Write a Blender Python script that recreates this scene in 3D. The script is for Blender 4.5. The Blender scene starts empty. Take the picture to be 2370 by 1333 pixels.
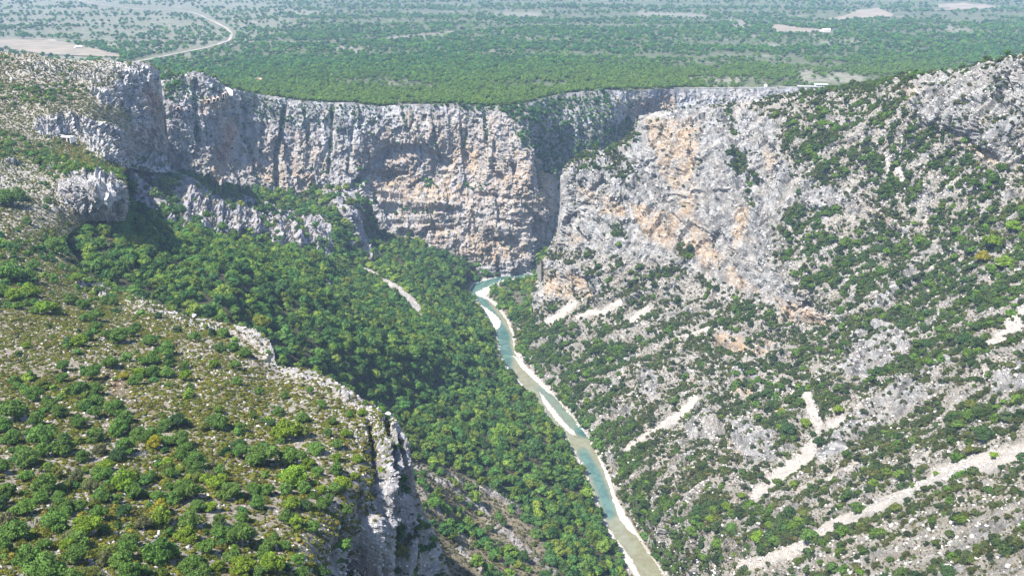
import bpy, math, random
import numpy as np
from mathutils import Vector, Matrix

# ------------------------------------------------------------------ camera, light, exposure
SC = bpy.context.scene
IW, IH, FOC = 2370.0, 1333.0, 2276.0
PITCH = math.radians(19.0)
CAMZ = 450.0
SUN_EL = math.radians(56.0)
SUN_DIR = (-0.82, -0.57)                     # horizontal direction towards the sun
cam_d = bpy.data.cameras.new('camera')
cam = bpy.data.objects.new('camera', cam_d)
SC.collection.objects.link(cam)
cam.location = (0, 0, CAMZ)
cam.rotation_euler = (math.radians(90) - PITCH, 0, 0)
cam_d.sensor_width = 36.0
cam_d.lens = 36.0 * FOC / IW
cam_d.clip_start = 1.0
cam_d.clip_end = 60000.0
SC.camera = cam
world = bpy.data.worlds.new('World')
SC.world = world
world.use_nodes = True
wn = world.node_tree
wn.nodes.clear()
sky = wn.nodes.new('ShaderNodeTexSky')
sky.sky_type = 'NISHITA'
sky.sun_disc = False
sky.sun_elevation = SUN_EL
sky.sun_rotation = math.atan2(SUN_DIR[0], SUN_DIR[1])
sky.altitude = 900
bg = wn.nodes.new('ShaderNodeBackground')
bg.inputs[1].default_value = 0.12
wo = wn.nodes.new('ShaderNodeOutputWorld')
wn.links.new(sky.outputs[0], bg.inputs[0])
wn.links.new(bg.outputs[0], wo.inputs[0])
sun_d = bpy.data.lights.new('sun', 'SUN')
sun_d.energy = 5.0
sun_d.angle = math.radians(0.5)
sun_d.color = (1.0, 0.95, 0.87)
sun = bpy.data.objects.new('sun', sun_d)
SC.collection.objects.link(sun)
hd = Vector((SUN_DIR[0], SUN_DIR[1], 0)).normalized()
to_sun = Vector((hd.x * math.cos(SUN_EL), hd.y * math.cos(SUN_EL), math.sin(SUN_EL)))
sun.rotation_euler = to_sun.to_track_quat('Z', 'Y').to_euler()
sun.location = (-800, 900, 1400)
SC.view_settings.view_transform = 'Standard'
SC.view_settings.look = 'None'
SC.view_settings.gamma = 1.0
SC.view_settings.use_curve_mapping = False
SC.view_settings.exposure = 1.52
HAZE = 0.00006
SC.cycles.max_bounces = 5
SC.cycles.diffuse_bounces = 3
SC.cycles.glossy_bounces = 2
SC.cycles.transmission_bounces = 2
SC.cycles.volume_bounces = 0
SC.cycles.use_denoising = True

rng = np.random.default_rng(7)
random.seed(7)

# ------------------------------------------------------------------ small maths
PERM = rng.permutation(256).astype(np.int32)
PERM = np.concatenate([PERM, PERM])
GR = rng.normal(size=(256, 3)); GR /= np.linalg.norm(GR, axis=1)[:, None]
GR = GR.astype(np.float32)

def gnoise(p):
    p = np.asarray(p, dtype=np.float32)
    i = np.floor(p).astype(np.int32); f = p - i
    w = f * f * f * (f * (f * 6 - 15) + 10)
    out = np.zeros(len(p), dtype=np.float32)
    for dx in (0, 1):
        a = PERM[(i[:, 0] + dx) & 255]; wx = w[:, 0] if dx else 1 - w[:, 0]
        for dy in (0, 1):
            b = PERM[(a + i[:, 1] + dy) & 255]; wy = w[:, 1] if dy else 1 - w[:, 1]
            for dz in (0, 1):
                c = PERM[(b + i[:, 2] + dz) & 255]; wz = w[:, 2] if dz else 1 - w[:, 2]
                g = GR[c]
                out += wx * wy * wz * (g[:, 0] * (f[:, 0] - dx) + g[:, 1] * (f[:, 1] - dy) + g[:, 2] * (f[:, 2] - dz))
    return out * 1.6

def fbm(p, octaves=4, gain=0.5, ridged=False):
    s = 0; a = 1.0; tot = 0; p = np.asarray(p, dtype=np.float32)
    for k in range(octaves):
        n = gnoise(p + 17.3 * k)
        if ridged: n = 1 - 2 * np.abs(n)
        s = s + a * n; tot += a; a *= gain; p = p * 2.03
    return s / tot

def blocks(p, seed=0):
    """fractured blocks: every cell stands proud or back and leans its own way"""
    p = np.asarray(p, np.float32)
    w = np.stack([gnoise(p * 0.9 + 3.1 + seed), gnoise(p * 0.9 + 41.7 + seed), gnoise(p * 0.9 + 87.2 + seed)], -1) * 0.45
    q = p + w; i = np.floor(q).astype(np.int32); f = q - i - 0.5
    h = PERM[(PERM[(PERM[(i[:, 0] + seed) & 255] + i[:, 1]) & 255] + i[:, 2]) & 255]
    g = GR[h]
    return 0.75 * GR[(h + 101) & 255][:, 0] + 0.8 * (g[:, 0] * f[:, 0] + g[:, 1] * f[:, 1] + g[:, 2] * f[:, 2])

def sstep(a, b, x):
    t = np.clip((x - a) / (b - a), 0, 1)
    return t * t * (3 - 2 * t)

CP, SP = math.cos(PITCH), math.sin(PITCH)
def rays(u, v):
    x = (np.asarray(u, float) - IW / 2) / FOC; y = -(np.asarray(v, float) - IH / 2) / FOC
    return np.stack([x, CP + y * SP, -SP + y * CP], -1)

def project(P):
    P = np.asarray(P, float)
    x, y, z = P[..., 0], P[..., 1], P[..., 2] - CAMZ
    d = y * CP - z * SP; up = y * SP + z * CP
    return IW / 2 + FOC * x / d, IH / 2 - FOC * up / d, d

def at_z(u, v, z):
    d = rays(u, v); t = (z - CAMZ) / d[..., 2]
    P = d * np.asarray(t)[..., None]; P[..., 2] += CAMZ
    return P

class TPS:
    """smooth surface through the survey points (u, v, forward distance Y)"""
    def __init__(s, ctrl, lam=2e-4):
        c = np.array([k[:3] for k in ctrl], float)
        d = rays(c[:, 0], c[:, 1]); zc = c[:, 2] / d[:, 1]
        s.x = c[:, :2] / 1000.0; n = len(c)
        K = s.k(np.linalg.norm(s.x[:, None] - s.x[None], axis=2)) + lam * np.eye(n)
        Pm = np.hstack([np.ones((n, 1)), s.x])
        A = np.zeros((n + 3, n + 3)); A[:n, :n] = K; A[:n, n:] = Pm; A[n:, :n] = Pm.T
        b = np.zeros(n + 3); b[:n] = 1000.0 / zc
        s.w = np.linalg.solve(A, b)
    @staticmethod
    def k(r): return np.where(r > 1e-9, r * r * np.log(r + 1e-12), 0)
    def __call__(s, u, v):
        q = np.stack([np.ravel(u), np.ravel(v)], -1) / 1000.0
        out = s.w[-3] + q @ s.w[-2:]
        for i in range(len(s.x)):
            r = np.hypot(q[:, 0] - s.x[i, 0], q[:, 1] - s.x[i, 1])
            out += s.w[i] * s.k(r)
        return (1000.0 / np.maximum(out, 0.15)).reshape(np.shape(u))
    def point(s, u, v):
        zc = s(u, v); P = rays(u, v) * zc[..., None]; P[..., 2] += CAMZ
        return P

def inpoly(u, v, poly):
    res = np.zeros(np.shape(u), bool); n = len(poly); j = n - 1
    for i in range(n):
        xi, yi = poly[i]; xj, yj = poly[j]
        if yi != yj:
            c = ((yi > v) != (yj > v)) & (u < (xj - xi) * (v - yi) / (yj - yi) + xi)
            res ^= c
        j = i
    return res

def segdist(u, v, pts):
    d = np.full(np.shape(u), 1e9)
    for (x0, y0), (x1, y1) in zip(pts[:-1], pts[1:]):
        L = (x1 - x0) ** 2 + (y1 - y0) ** 2 + 1e-9
        t = np.clip(((u - x0) * (x1 - x0) + (v - y0) * (y1 - y0)) / L, 0, 1)
        d = np.minimum(d, np.hypot(u - x0 - t * (x1 - x0), v - y0 - t * (y1 - y0)))
    return d

# ------------------------------------------------------------------ survey rasters of what grows and lies where
U0, V0, RS = -280.0, -60.0, 4.0
RW, RH = 735, 400
RU, RV = np.meshgrid(U0 + np.arange(RW) * RS, V0 + np.arange(RH) * RS)
RAST = {}
def rast(layer, name):
    k = (layer, name)
    if k not in RAST: RAST[k] = np.zeros((RH, RW), np.float32)
    return RAST[k]
def _box(pts, m):
    xs = [p[0] for p in pts]; ys = [p[1] for p in pts]
    a = max(int((min(xs) - m - U0) / RS), 0); b = min(int((max(xs) + m - U0) / RS) + 2, RW)
    c = max(int((min(ys) - m - V0) / RS), 0); d = min(int((max(ys) + m - V0) / RS) + 2, RH)
    return slice(c, d), slice(a, b)
def area(layer, name, val, pts, feather=14):
    for L in layer:
        R = rast(L, name); sl = _box(pts, feather)
        u, v = RU[sl], RV[sl]
        d = segdist(u, v, pts + [pts[0]])
        d = np.where(inpoly(u, v, pts), d, -d)
        m = sstep(-feather / 2, feather / 2, d)
        R[sl] = R[sl] * (1 - m) + val * m
def stroke(layer, name, val, pts, width, feather=None, add=False):
    feather = width if feather is None else feather
    for L in layer:
        R = rast(L, name); sl = _box(pts, width + feather)
        d = segdist(RU[sl], RV[sl], pts)
        m = 1 - sstep(width / 2 - feather / 4, width / 2 + feather / 2, d)
        R[sl] = R[sl] + val * m if add else R[sl] * (1 - m) + val * m
def sample(layer, name, u, v):
    R = rast(layer, name)
    x = np.clip((u - U0) / RS, 0, RW - 1.01); y = np.clip((v - V0) / RS, 0, RH - 1.01)
    i = x.astype(int); j = y.astype(int); fx = x - i; fy = y - j
    return (R[j, i] * (1 - fx) + R[j, i + 1] * fx) * (1 - fy) + (R[j + 1, i] * (1 - fx) + R[j + 1, i + 1] * fx) * fy


# ------------------------------------------------------------------ survey points of the four rock bodies: (u, v, forward distance)
CT_E = [(-250,90,1120),(-250,250,960),(-250,450,690),(-250,640,520),(-250,900,330),(-250,1150,225),(-250,1450,150),
 (0,120,1090),(150,135,1100),(300,140,1105),(365,165,1130),(380,230,1125),(0,200,1000),(150,220,1020),(300,230,1085),(370,300,1110),
 (0,300,915),(120,270,955),(200,280,980),(290,300,1035),(90,320,925),(180,345,935),(300,390,1000),(380,400,1080),
 (0,380,800),(150,385,800),(0,450,720),(150,450,745),(200,402,755),(290,420,770),(290,505,762),(210,510,742),(130,460,735),
 (0,520,640),(150,530,700),(0,600,560),(130,600,610),(190,610,640),(230,650,610),
 (0,700,470),(150,700,500),(320,695,540),(430,740,480),(540,755,460),(620,790,430),(640,850,412),(720,862,398),(800,900,372),(870,950,350),(925,990,335),(950,1045,325),
 (0,800,400),(200,800,408),(400,830,395),(550,880,375),(0,900,340),(250,900,345),(500,950,330),(700,950,345),
 (0,1000,290),(250,1000,298),(450,1050,288),(650,1050,300),(800,1020,318),(860,1100,298),(900,1060,318),
 (0,1150,235),(250,1150,240),(500,1150,250),(700,1150,262),(820,1150,278),(780,1250,250),(840,1200,276),
 (0,1333,175),(200,1333,180),(400,1333,190),(600,1333,205),(740,1333,226),(790,1333,262),(860,1333,284),(950,1333,298),(1040,1333,310),(950,1200,314),(1000,1250,316),(890,1200,298),
 (0,1450,145),(400,1450,155),(740,1450,190),(860,1450,285),(1000,1450,320)]
CT_D = [(300,160,1230),(450,160,1300),(400,250,1240),(380,330,1200),(250,430,1000),(420,420,1160),(520,440,1220),
 (620,460,1260),(720,480,1275),(820,470,1300),(880,520,1335),(300,520,800),(420,540,950),(420,480,1010),(520,500,1090),(600,490,1150),(600,560,1050),
 (700,560,1100),(790,580,1180),(790,480,1220),(870,590,1250),(870,480,1260),(960,560,1335),(1060,600,1365),(1150,620,1370),(1240,600,1385),(1300,560,1400),
 (200,540,735),(250,520,760),(430,565,765),(560,605,760),(700,665,775),(780,725,795),(900,775,825),(1000,805,860),(430,620,730),(640,720,745),(880,680,1060),(960,740,1025),(790,640,1110),(1000,650,1190),(1060,780,1020),(1080,850,925),
 (1100,650,1310),(1112,700,1240),(1160,830,1054),(1240,920,949),(1330,1060,817),(1400,1190,721),(1450,1333,636),(1500,1450,580),
 (1170,640,1325),(1240,630,1340),(1190,700,1244),(1215,800,1090),(1250,880,993),(1330,980,889),(1390,1080,801),(1450,1180,727),(1540,1333,636),(1600,1450,580),
 (1000,900,832),(1000,1000,725),(1000,1100,640),(1000,1333,500),(1250,1333,575),(1200,1100,718),(1200,1000,810),(1100,1200,640),(850,900,725),(700,900,630),(850,1100,600),(700,1100,540),(850,1333,440),
 (1000,1450,440),(1250,1450,510),(500,750,620),(350,650,670),(100,560,700),(100,700,620),(300,800,560)]
CT_B = [(340,140,1290),(450,165,1280),(540,205,1310),(600,218,1345),(700,232,1370),(800,238,1385),(900,243,1400),(1000,243,1412),(1100,242,1420),(1180,255,1425),(1240,280,1440),
 (380,250,1235),(400,420,1215),(480,300,1268),(480,440,1235),(560,330,1300),(560,460,1262),(640,300,1330),(640,440,1300),(720,330,1350),(720,470,1315),(820,340,1365),(820,450,1335),
 (880,400,1390),(900,470,1365),(900,500,1350),(950,330,1385),(950,420,1395),(1000,400,1400),(1000,480,1365),(1000,560,1345),(1060,610,1352),(1100,350,1408),(1100,450,1390),(1150,540,1368),(1150,620,1362),
 (1200,330,1405),(1210,450,1385),(1230,600,1375),(1240,400,1410),(1290,450,1430),(1270,580,1420),(950,600,1330),(880,600,1320),(700,560,1290),(400,500,1190),
 (1260,250,1490),(1300,225,1530),(1340,215,1545),(1300,330,1500),(1300,400,1480),(1360,300,1520),(1400,210,1560),(1420,280,1550),(1400,340,1530),(1470,260,1600),(1450,330,1580),(1500,206,1590),
 (1600,205,1620),(1600,270,1605),(1750,204,1640),(1750,260,1625),(1900,202,1660),(1900,240,1650),(2050,195,1680),(2050,260,1670),(1470,450,1500),(1350,500,1460),(1700,400,1580)]
CT_C = [(1235,640,1175),(1250,700,1160),(1240,740,1145),(1195,760,1140),(1215,830,1055),(1250,880,993),(1330,980,889),(1390,1080,801),(1450,1180,727),(1540,1333,636),(1600,1450,580),(1290,600,1170),
 (1280,560,1180),(1300,480,1188),(1300,400,1195),(1330,365,1205),(1400,345,1215),(1460,300,1210),(1480,262,1205),(1600,250,1190),(1720,245,1170),(1900,205,1150),(2000,193,1110),(2100,172,1050),(2250,150,970),(2370,130,900),(2620,80,800),
 (1450,600,1080),(1400,400,1175),(1400,500,1140),(1350,590,1130),(1500,450,1140),(1500,350,1165),(1600,350,1130),(1600,500,1080),(1560,610,1045),(1650,655,1000),(1700,400,1080),(1700,550,1020),(1730,680,955),(1800,735,905),(1900,745,885),(1800,450,1040),(1800,600,960),(1750,300,1120),
 (1850,300,1080),(1850,400,1045),(1950,300,1040),(1950,400,1000),(1900,480,985),(1950,560,935),(2050,530,925),(2050,400,965),(2100,300,960),(2100,220,985),(2200,310,925),(2200,250,935),(2300,380,860),(2300,300,870),(2370,380,850),(2370,250,872),(2370,140,890),(2620,250,790),(2620,420,740),
 (2150,450,905),(2150,600,850),(2250,500,835),(2370,480,795),(2370,600,745),(1850,680,905),(1950,700,865),(2050,680,835),(2100,750,780),
 (1250,760,1125),(1300,700,1125),(1380,700,1090),(1300,800,1045),(1400,800,1005),(1500,720,1020),(1500,800,955),(1600,740,975),(1600,800,930),(1450,900,890),(1420,980,850),(1500,1000,800),(1600,900,850),(1600,1000,775),
 (1660,800,905),(1750,760,890),(1750,830,850),(1800,850,830),(1800,1000,705),(1700,900,810),(1700,1000,745),(1560,1100,700),(1650,1100,655),(1700,1200,598),(1620,1250,605),(1600,1333,610),(1700,1333,548),
 (1900,850,790),(2000,800,760),(2000,900,700),(2100,850,690),(2100,1000,600),(1950,1000,650),(1850,1130,600),(2000,1100,560),(2000,1200,500),(2000,1333,435),(1850,1260,512),(1850,1333,490),
 (2370,700,675),(2250,800,650),(2370,820,600),(2250,950,560),(2370,1000,495),(2370,1100,448),(2200,1200,445),(2370,1200,408),(2370,1333,355),(2200,1333,395),(2620,620,650),(2620,900,500),(2620,1200,360),(2620,1450,290),(2000,1450,390),(2370,1450,320),(1700,1450,500)]

EXT_E = [(-275,100),(-100,112),(0,118),(40,124),(75,122),(110,133),(170,138),(250,140),(300,143),(315,140),(345,144),(365,160),(375,185),(372,220),(384,250),(378,290),(392,330),(388,365),(400,400),(350,400),(300,392),(282,402),(296,430),(298,480),(292,512),(250,515),(205,512),(170,535),(148,560),(168,590),(205,620),(235,652),(262,668),(300,678),
 (335,695),(390,712),(440,735),(500,738),(545,752),(590,762),(624,785),(636,815),(640,845),(690,852),(730,858),(775,880),(805,898),(840,925),(880,945),(912,962),(925,985),(944,1010),(952,1050),(958,1110),(972,1150),(985,1190),(1005,1230),(1030,1290),(1045,1340),(1060,1470),(-275,1470)]
EXT_D = [(150,500),(200,380),(280,330),(330,250),(380,330),(400,400),(455,395),(500,425),(560,438),(640,438),(690,452),(740,430),(800,430),(860,470),(880,530),(960,552),(1010,575),(1070,598),(1150,615),(1240,585),(1330,540),(1330,660),(1290,740),(1240,800),(1290,880),(1370,960),(1440,1070),(1510,1170),(1600,1330),(1660,1470),(760,1470),(600,1200),(400,1000),(150,850),(60,700),(60,560)]
EXT_B = [(345,215),(372,180),(384,160),(400,175),(425,170),(450,164),(470,168),(500,180),(525,200),(545,206),(600,217),(660,226),(700,233),(760,236),(820,238),(880,246),(940,240),(1000,240),(1060,238),(1120,246),(1180,244),(1230,236),(1290,218),(1340,212),(1400,208),(1480,207),(1560,205),(1700,204),(1800,203),(1960,201),(2080,192),(2200,240),(2050,320),(1800,420),(1600,480),(1450,560),(1300,660),(1100,660),(900,650),(700,620),(500,560),(380,500),(320,400),(330,250)]
EXT_C = [(1236,735),(1228,690),(1232,650),(1240,615),(1262,590),(1275,560),(1290,530),(1296,470),(1298,420),(1300,392),(1315,372),(1345,350),(1380,340),(1392,352),(1410,338),(1450,318),(1466,298),(1474,270),(1520,258),(1600,250),(1680,240),(1760,228),(1840,212),(1920,203),(2000,192),(2080,176),(2160,166),(2240,154),(2300,140),(2340,128),(2370,125),(2640,80),(2640,1470),(1620,1470),(1540,1340),(1505,1270),(1480,1230),(1450,1180),(1415,1120),(1390,1080),(1360,1020),(1330,980),(1290,925),(1250,880),(1215,835),(1190,800),(1186,760),(1205,740)]

RIVER_L = [(1230,632),(1160,640),(1100,655),(1088,672),(1108,700),(1130,742),(1150,770),(1158,820),(1180,860),(1215,895),(1245,930),(1285,985),(1315,1020),(1345,1070),(1365,1110),(1385,1165),(1405,1210),(1430,1270),(1480,1340),(1540,1440),(1560,1475)]
RIVER_R = [(1230,640),(1190,644),(1160,650),(1140,662),(1120,685),(1150,712),(1172,740),(1186,775),(1190,815),(1215,850),(1250,885),(1285,920),(1325,965),(1360,1010),(1385,1055),(1405,1095),(1420,1150),(1450,1200),(1480,1250),(1530,1320),(1570,1400),(1610,1475)]
RIVER = RIVER_L + RIVER_R[::-1]

def default_fill(layer, **k):
    for n, v in k.items(): rast(layer, n)[:] = v
default_fill('E', tree=0.03, shrub=0.05, garr=0.5, grass=0.36, soil=0.03)
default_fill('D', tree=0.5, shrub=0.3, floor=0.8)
default_fill('B', rock=1.0, shrub=0.03)
default_fill('C', tree=0.07, shrub=0.60, garr=0.62, grass=0.3, soil=0.10, rock=0.45)
A, S_ = area, stroke
# ---- E, left hill
A('E', 'tree', 0.30, [(-280,1000),(150,980),(420,1020),(480,1080),(560,1170),(600,1200),(640,1280),(740,1480),(-280,1480)], 40)
A('E', 'tree', 0.26, [(-280,880),(120,880),(240,930),(300,990),(150,1010),(-280,1010)], 30)
A('E', 'tree', 0.12, [(240,760),(360,780),(440,850),(400,900),(300,880),(200,850)], 40)
A('E', 'tree', 0.14, [(600,960),(740,980),(800,1100),(780,1180),(680,1200),(580,1100)], 40)
A('E', 'tree', 0.45, [(-280,600),(60,600),(90,680),(60,720),(-280,740)], 20)
A('E', 'tree', 0.5, [(-280,290),(0,300),(70,320),(150,370),(230,420),(150,430),(60,370),(-280,380)], 14)
A('E', 'tree', 0.6, [(180,380),(300,400),(420,470),(330,470),(240,420)], 12)
A('E', 'tree', 0.45, [(-280,190),(60,200),(160,190),(230,210),(150,235),(60,250),(-280,260)], 14)
A('E', 'shrub', 0.35, [(-280,130),(180,140),(250,180),(330,270),(260,290),(100,260),(-280,290)], 20)
A('E', 'garr', 0.30, [(0,120),(260,142),(310,190),(260,230),(100,200),(0,180)], 20)
A('E', 'rock', 0.55, [(40,140),(290,143),(310,180),(290,200),(180,190),(40,165)], 16)
A('E', 'tree', 0.5, [(-280,560),(100,560),(160,560),(200,610),(170,640),(100,600),(-280,590)], 16)
A('E', 'tree', 0.35, [(100,560),(170,550),(200,620),(300,690),(240,720),(150,640)], 16)
A('E', 'shrub', 0.25, [(-280,450),(180,450),(200,520),(100,560),(-280,600)], 20)
A('E', 'rock', 0.35, [(-280,390),(60,385),(180,400),(200,440),(130,500),(-280,450)], 20)
A('E', 'garr', 0.28, [(-280,390),(180,400),(200,520),(60,540),(-280,500)], 20)
for p in ([(84,275),(140,268),(165,290),(150,318),(90,312),(78,295)], [(150,262),(200,272),(290,300),(330,345),(345,392),(290,392),(230,372),(200,340),(160,310)],
          [(200,205),(255,200),(300,150),(320,143),(365,160),(378,210),(372,250),(330,240),(300,255),(240,240)], [(295,240),(350,250),(390,330),(400,405),(340,400),(310,340)],
          [(132,440),(170,405),(215,400),(285,425),(298,470),(292,512),(240,516),(205,500),(150,478)], [(820,1010),(850,960),(930,990),(960,1050),(990,1180),(1060,1480),(740,1480),(752,1330),(770,1270),(850,1195),(880,1120),(850,1060)]):
    A('E', 'rock', 1.0, p, 12); A('E', 'tree', 0.0, p, 10); A('E', 'garr', 0.02, p, 10); A('E', 'shrub', 0.10, p, 10)
for p in ([(150,262),(200,272),(290,300),(330,345),(345,392),(290,392),(230,372),(200,340),(160,310)],[(200,205),(255,200),(300,150),(365,160),(378,210),(372,250),(300,255)]):
    A('E', 'shrub', 0.2, p, 10)
S_('E', 'red', 0.9, [(150,330),(175,350),(210,380)], 14, 8)
S_('E', 'soil', 1, [(150,330),(175,350),(210,380),(250,410)], 16, 8)
A('E', 'red', 0.55, [(330,205),(372,225),(374,262),(345,268),(335,240)], 12)
A('E', 'orange', 0.6, [(322,200),(378,215),(380,270),(330,262)], 12)
S_('E', 'rock', 1, [(5,378),(60,384),(120,390)], 12, 6)
S_('E', 'soil', 1.0, [(150,810),(190,850),(250,870),(275,905),(300,925),(360,950)], 16, 12); S_('E', 'garr', 0.08, [(165,845),(230,865),(272,895),(300,925)], 18, 10)
A('E', 'soil', 1.0, [(240,865),(280,870),(310,905),(298,928),(270,905)], 10); A('E', 'garr', 0.0, [(245,868),(278,872),(306,905),(296,922),(272,905)], 8); A('E','red',0.45,[(250,880),(275,885),(270,905),(255,895)],8)
# white stony crest and spur shoulder
S_('E', 'grass', 0.15, [(330,705),(440,748),(560,775),(620,800),(640,860),(740,880),(820,940),(900,990),(940,1060)], 60, 60)
S_('E', 'rock', 0.75, [(335,700),(440,742),(500,745),(590,768),(622,800),(634,845),(700,860),(790,900),(850,945),(900,965),(935,1010)], 26, 18)
S_('E', 'garr', 0.34, [(330,705),(440,748),(560,775),(620,810),(700,890),(800,940)], 40, 60)
S_('E', 'garr', 0.10, [(560,765),(622,810),(650,862),(760,890),(850,950),(920,1000)], 30, 30)
S_('E', 'rock', 0.8, [(190,650),(225,660),(240,680)], 26, 10); S_('E', 'garr', 0.1, [(190,650),(225,660),(240,680)], 30, 10)
A('E', 'grass', 0.25, [(560,760),(640,840),(760,900),(900,990),(880,1100),(850,1190),(780,1250),(720,1120),(700,960),(560,860)], 40)
A('E', 'garr', 0.42, [(640,860),(760,900),(900,990),(880,1100),(850,1190),(780,1250),(740,1120),(700,960)], 40)
A('E', 'garr', 0.62, [(380,900),(560,870),(660,960),(640,1040),(460,1060),(400,980)], 50)
A('E', 'grass', 0.75, [(330,780),(420,900),(560,900),(640,1000),(560,1060),(380,1000),(280,900)], 40)
A('E', 'soil', 0.35, [(-280,600),(150,650),(230,800),(150,900),(-280,900)], 50)
for p in ([(855,985),(868,1040),(875,1110)], [(893,1000),(900,1060),(902,1130),(895,1200)], [(925,1010),(928,1070),(925,1140)], [(815,1230),(822,1330)], [(905,1150),(915,1230),(900,1333)], [(940,1090),(946,1180),(945,1260)]):
    S_('E', 'push', -6, p, 11, 9, add=True); S_('E', 'tree', 0.7, p, 6, 4); S_('E','shrub',0.5,p,7,4); S_('E', 'rock', 0.5, p, 8, 6)
for p in ([(880,970),(885,1050),(888,1120),(870,1250)], [(912,985),(916,1040),(912,1090)], [(938,1030),(940,1080),(936,1110)], [(845,1200),(850,1333)], [(928,1130),(934,1210),(925,1320)]):
    S_('E', 'push', 4.5, p, 12, 9, add=True); S_('E', 'shrub', 0.0, p, 14, 5); S_('E','tree',0,p,9,5)
A('E', 'tree', 0.7, [(948,1100),(990,1180),(1050,1340),(1060,1480),(940,1480),(935,1330),(950,1220)], 16); A('E','rock',0.5,[(948,1100),(990,1180),(1050,1340),(1060,1480),(950,1480),(945,1330),(955,1220)],16)
A('E', 'rock', 1, [(985,1290),(1025,1290),(1040,1340),(990,1340)], 10); A('E','tree',0.1,[(985,1290),(1025,1290),(1040,1340),(990,1340)],10)
S_('E', 'push', -4, [(202,405),(200,450),(205,500)], 6, 5, add=True); S_('E', 'push', -2.5, [(245,415),(242,470)], 5, 5, add=True); S_('E','push',-2.5,[(170,420),(178,470)],5,5,add=True)
S_('E', 'push', -5, [(135,275),(148,300),(152,315)], 8, 6, add=True); S_('E', 'push', -5, [(375,180),(372,260),(390,330)], 8, 8, add=True)
# ---- D, valley slope
FOR = [(100,470),(150,515),(250,505),(340,520),(430,535),(560,572),(700,590),(760,600),(800,560),(880,590),(880,545),(960,552),(1060,598),(1140,622),(1160,638),(1090,655),(1100,690),(1128,745),(1158,800),(1175,860),(1215,900),(1290,1000),(1345,1090),(1385,1170),(1430,1280),(1460,1400),(1290,1400),(1255,1250),(1190,1180),(1130,1130),(1040,1090),(960,1065),(900,1100),(600,1100),(60,700)]
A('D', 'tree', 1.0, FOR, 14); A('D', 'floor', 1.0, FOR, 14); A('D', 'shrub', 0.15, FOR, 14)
A('D', 'tree', 1.0, [(1135,675),(1175,648),(1260,640),(1250,700),(1225,745),(1195,735),(1150,705)], 10)
A('D', 'tree', 1.0, [(1080,600),(1160,610),(1250,560),(1280,590),(1240,632),(1160,636),(1110,645)], 8)
BR = [(950,1070),(1040,1088),(1130,1130),(1190,1180),(1250,1240),(1290,1333),(1320,1480),(700,1480),(800,1200)]
A('D', 'tree', 0.16, BR, 20); A('D', 'floor', 0.0, BR, 24); A('D', 'soil', 0.75, BR, 24); A('D', 'grass', 0.5, BR, 24); A('D', 'shrub', 0.45, BR, 24); A('D', 'garr', 0.35, BR, 24)
for p in ([(960,1080),(1040,1130),(1100,1180),(1160,1230)], [(1040,1100),(1120,1140),(1200,1180)], [(960,1130),(1040,1210),(1080,1250)], [(1130,1210),(1200,1260),(1280,1330)], [(1060,1270),(1110,1320)]):
    S_('D', 'rock', 0.7, p, 9, 9); S_('D', 'soil', 0, p, 9, 6); S_('D','push',0.8,p,9,8,add=True); S_('D','garr',0.1,p,8,6)
for p in ([(1120,1250),(1150,1333)], [(1180,1140),(1260,1220),(1300,1300)], [(1010,1160),(1100,1240),(1200,1300)]):
    S_('D', 'tree', 0.8, p, 26, 20)
ROK = [(380,330),(455,390),(520,425),(600,440),(700,455),(800,430),(870,470),(885,540),(880,600),(800,575),(740,590),(640,570),(560,560),(430,525),(340,510),(280,470),(200,400),(280,330)]
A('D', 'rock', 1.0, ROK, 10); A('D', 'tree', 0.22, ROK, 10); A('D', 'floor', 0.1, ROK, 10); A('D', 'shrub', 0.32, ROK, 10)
for p in ([(410,460),(470,470),(560,490),(600,500),(610,540),(560,548),(470,545),(420,520)], [(620,500),(690,530),(720,560),(700,578),(640,565)], [(790,480),(812,470),(830,500),(845,550),(860,600),(830,585),(800,560)],
          [(235,380),(262,385),(300,420),(320,440),(290,440),(250,410)], [(330,430),(370,460),(400,500),(370,500),(335,470)], [(340,340),(385,370),(400,420),(440,440),(440,470),(390,460),(350,420)], [(700,500),(780,540),(790,580),(720,560)]):
    A('D', 'rock', 1, p, 8); A('D', 'tree', 0.05, p, 8); A('D', 'floor', 0.0, p, 8); A('D', 'shrub', 0.22, p, 8); A('D','push',4,p,14)
for p in ([(470,430),(560,440),(640,435),(720,455),(760,480)], [(600,450),(700,480),(770,490),(790,560)], [(850,480),(875,560)], [(280,450),(330,500)], [(380,420),(380,500)]):
    S_('D', 'tree', 1.0, p, 34, 16); S_('D', 'floor', 1, p, 34, 16); S_('D','rock',0.2,p,30,14)
for p, w in (([(842,625),(870,640)], 8), ([(895,658),(930,680),(968,722)], 20), ([(730,580),(765,590)], 9), ([(745,640),(765,672)],6), ([(880,650),(900,665)],7)):
    S_('D', 'scree', 1, p, w, 5); S_('D', 'tree', 0, p, w + 3, 5); S_('D', 'shrub', 0, p, w + 3, 5); S_('D', 'floor', 0, p, w + 2, 4)
for p in (RIVER_L, RIVER_R):
    for L in 'DC': S_(L, 'tree', 0, p, 9, 4); S_(L, 'shrub', 0.04, p, 9, 4); S_(L, 'scree', 1, p, 3, 8); S_(L, 'floor', 0, p, 14, 6); S_(L, 'garr', 0, p, 10, 5)
for L in 'DC':
    for nm in ('tree', 'shrub', 'floor', 'garr'): A(L, nm, 0, RIVER, 4)
    A(L, 'scree', 1, RIVER, 6); A(L, 'soil', 0, RIVER, 6)
S_('D', 'scree', 0.9, [(1395,1170),(1420,1230),(1470,1320)], 24, 10); S_('D', 'tree', 0, [(1395,1170),(1420,1230),(1470,1320)], 20, 6)
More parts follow.
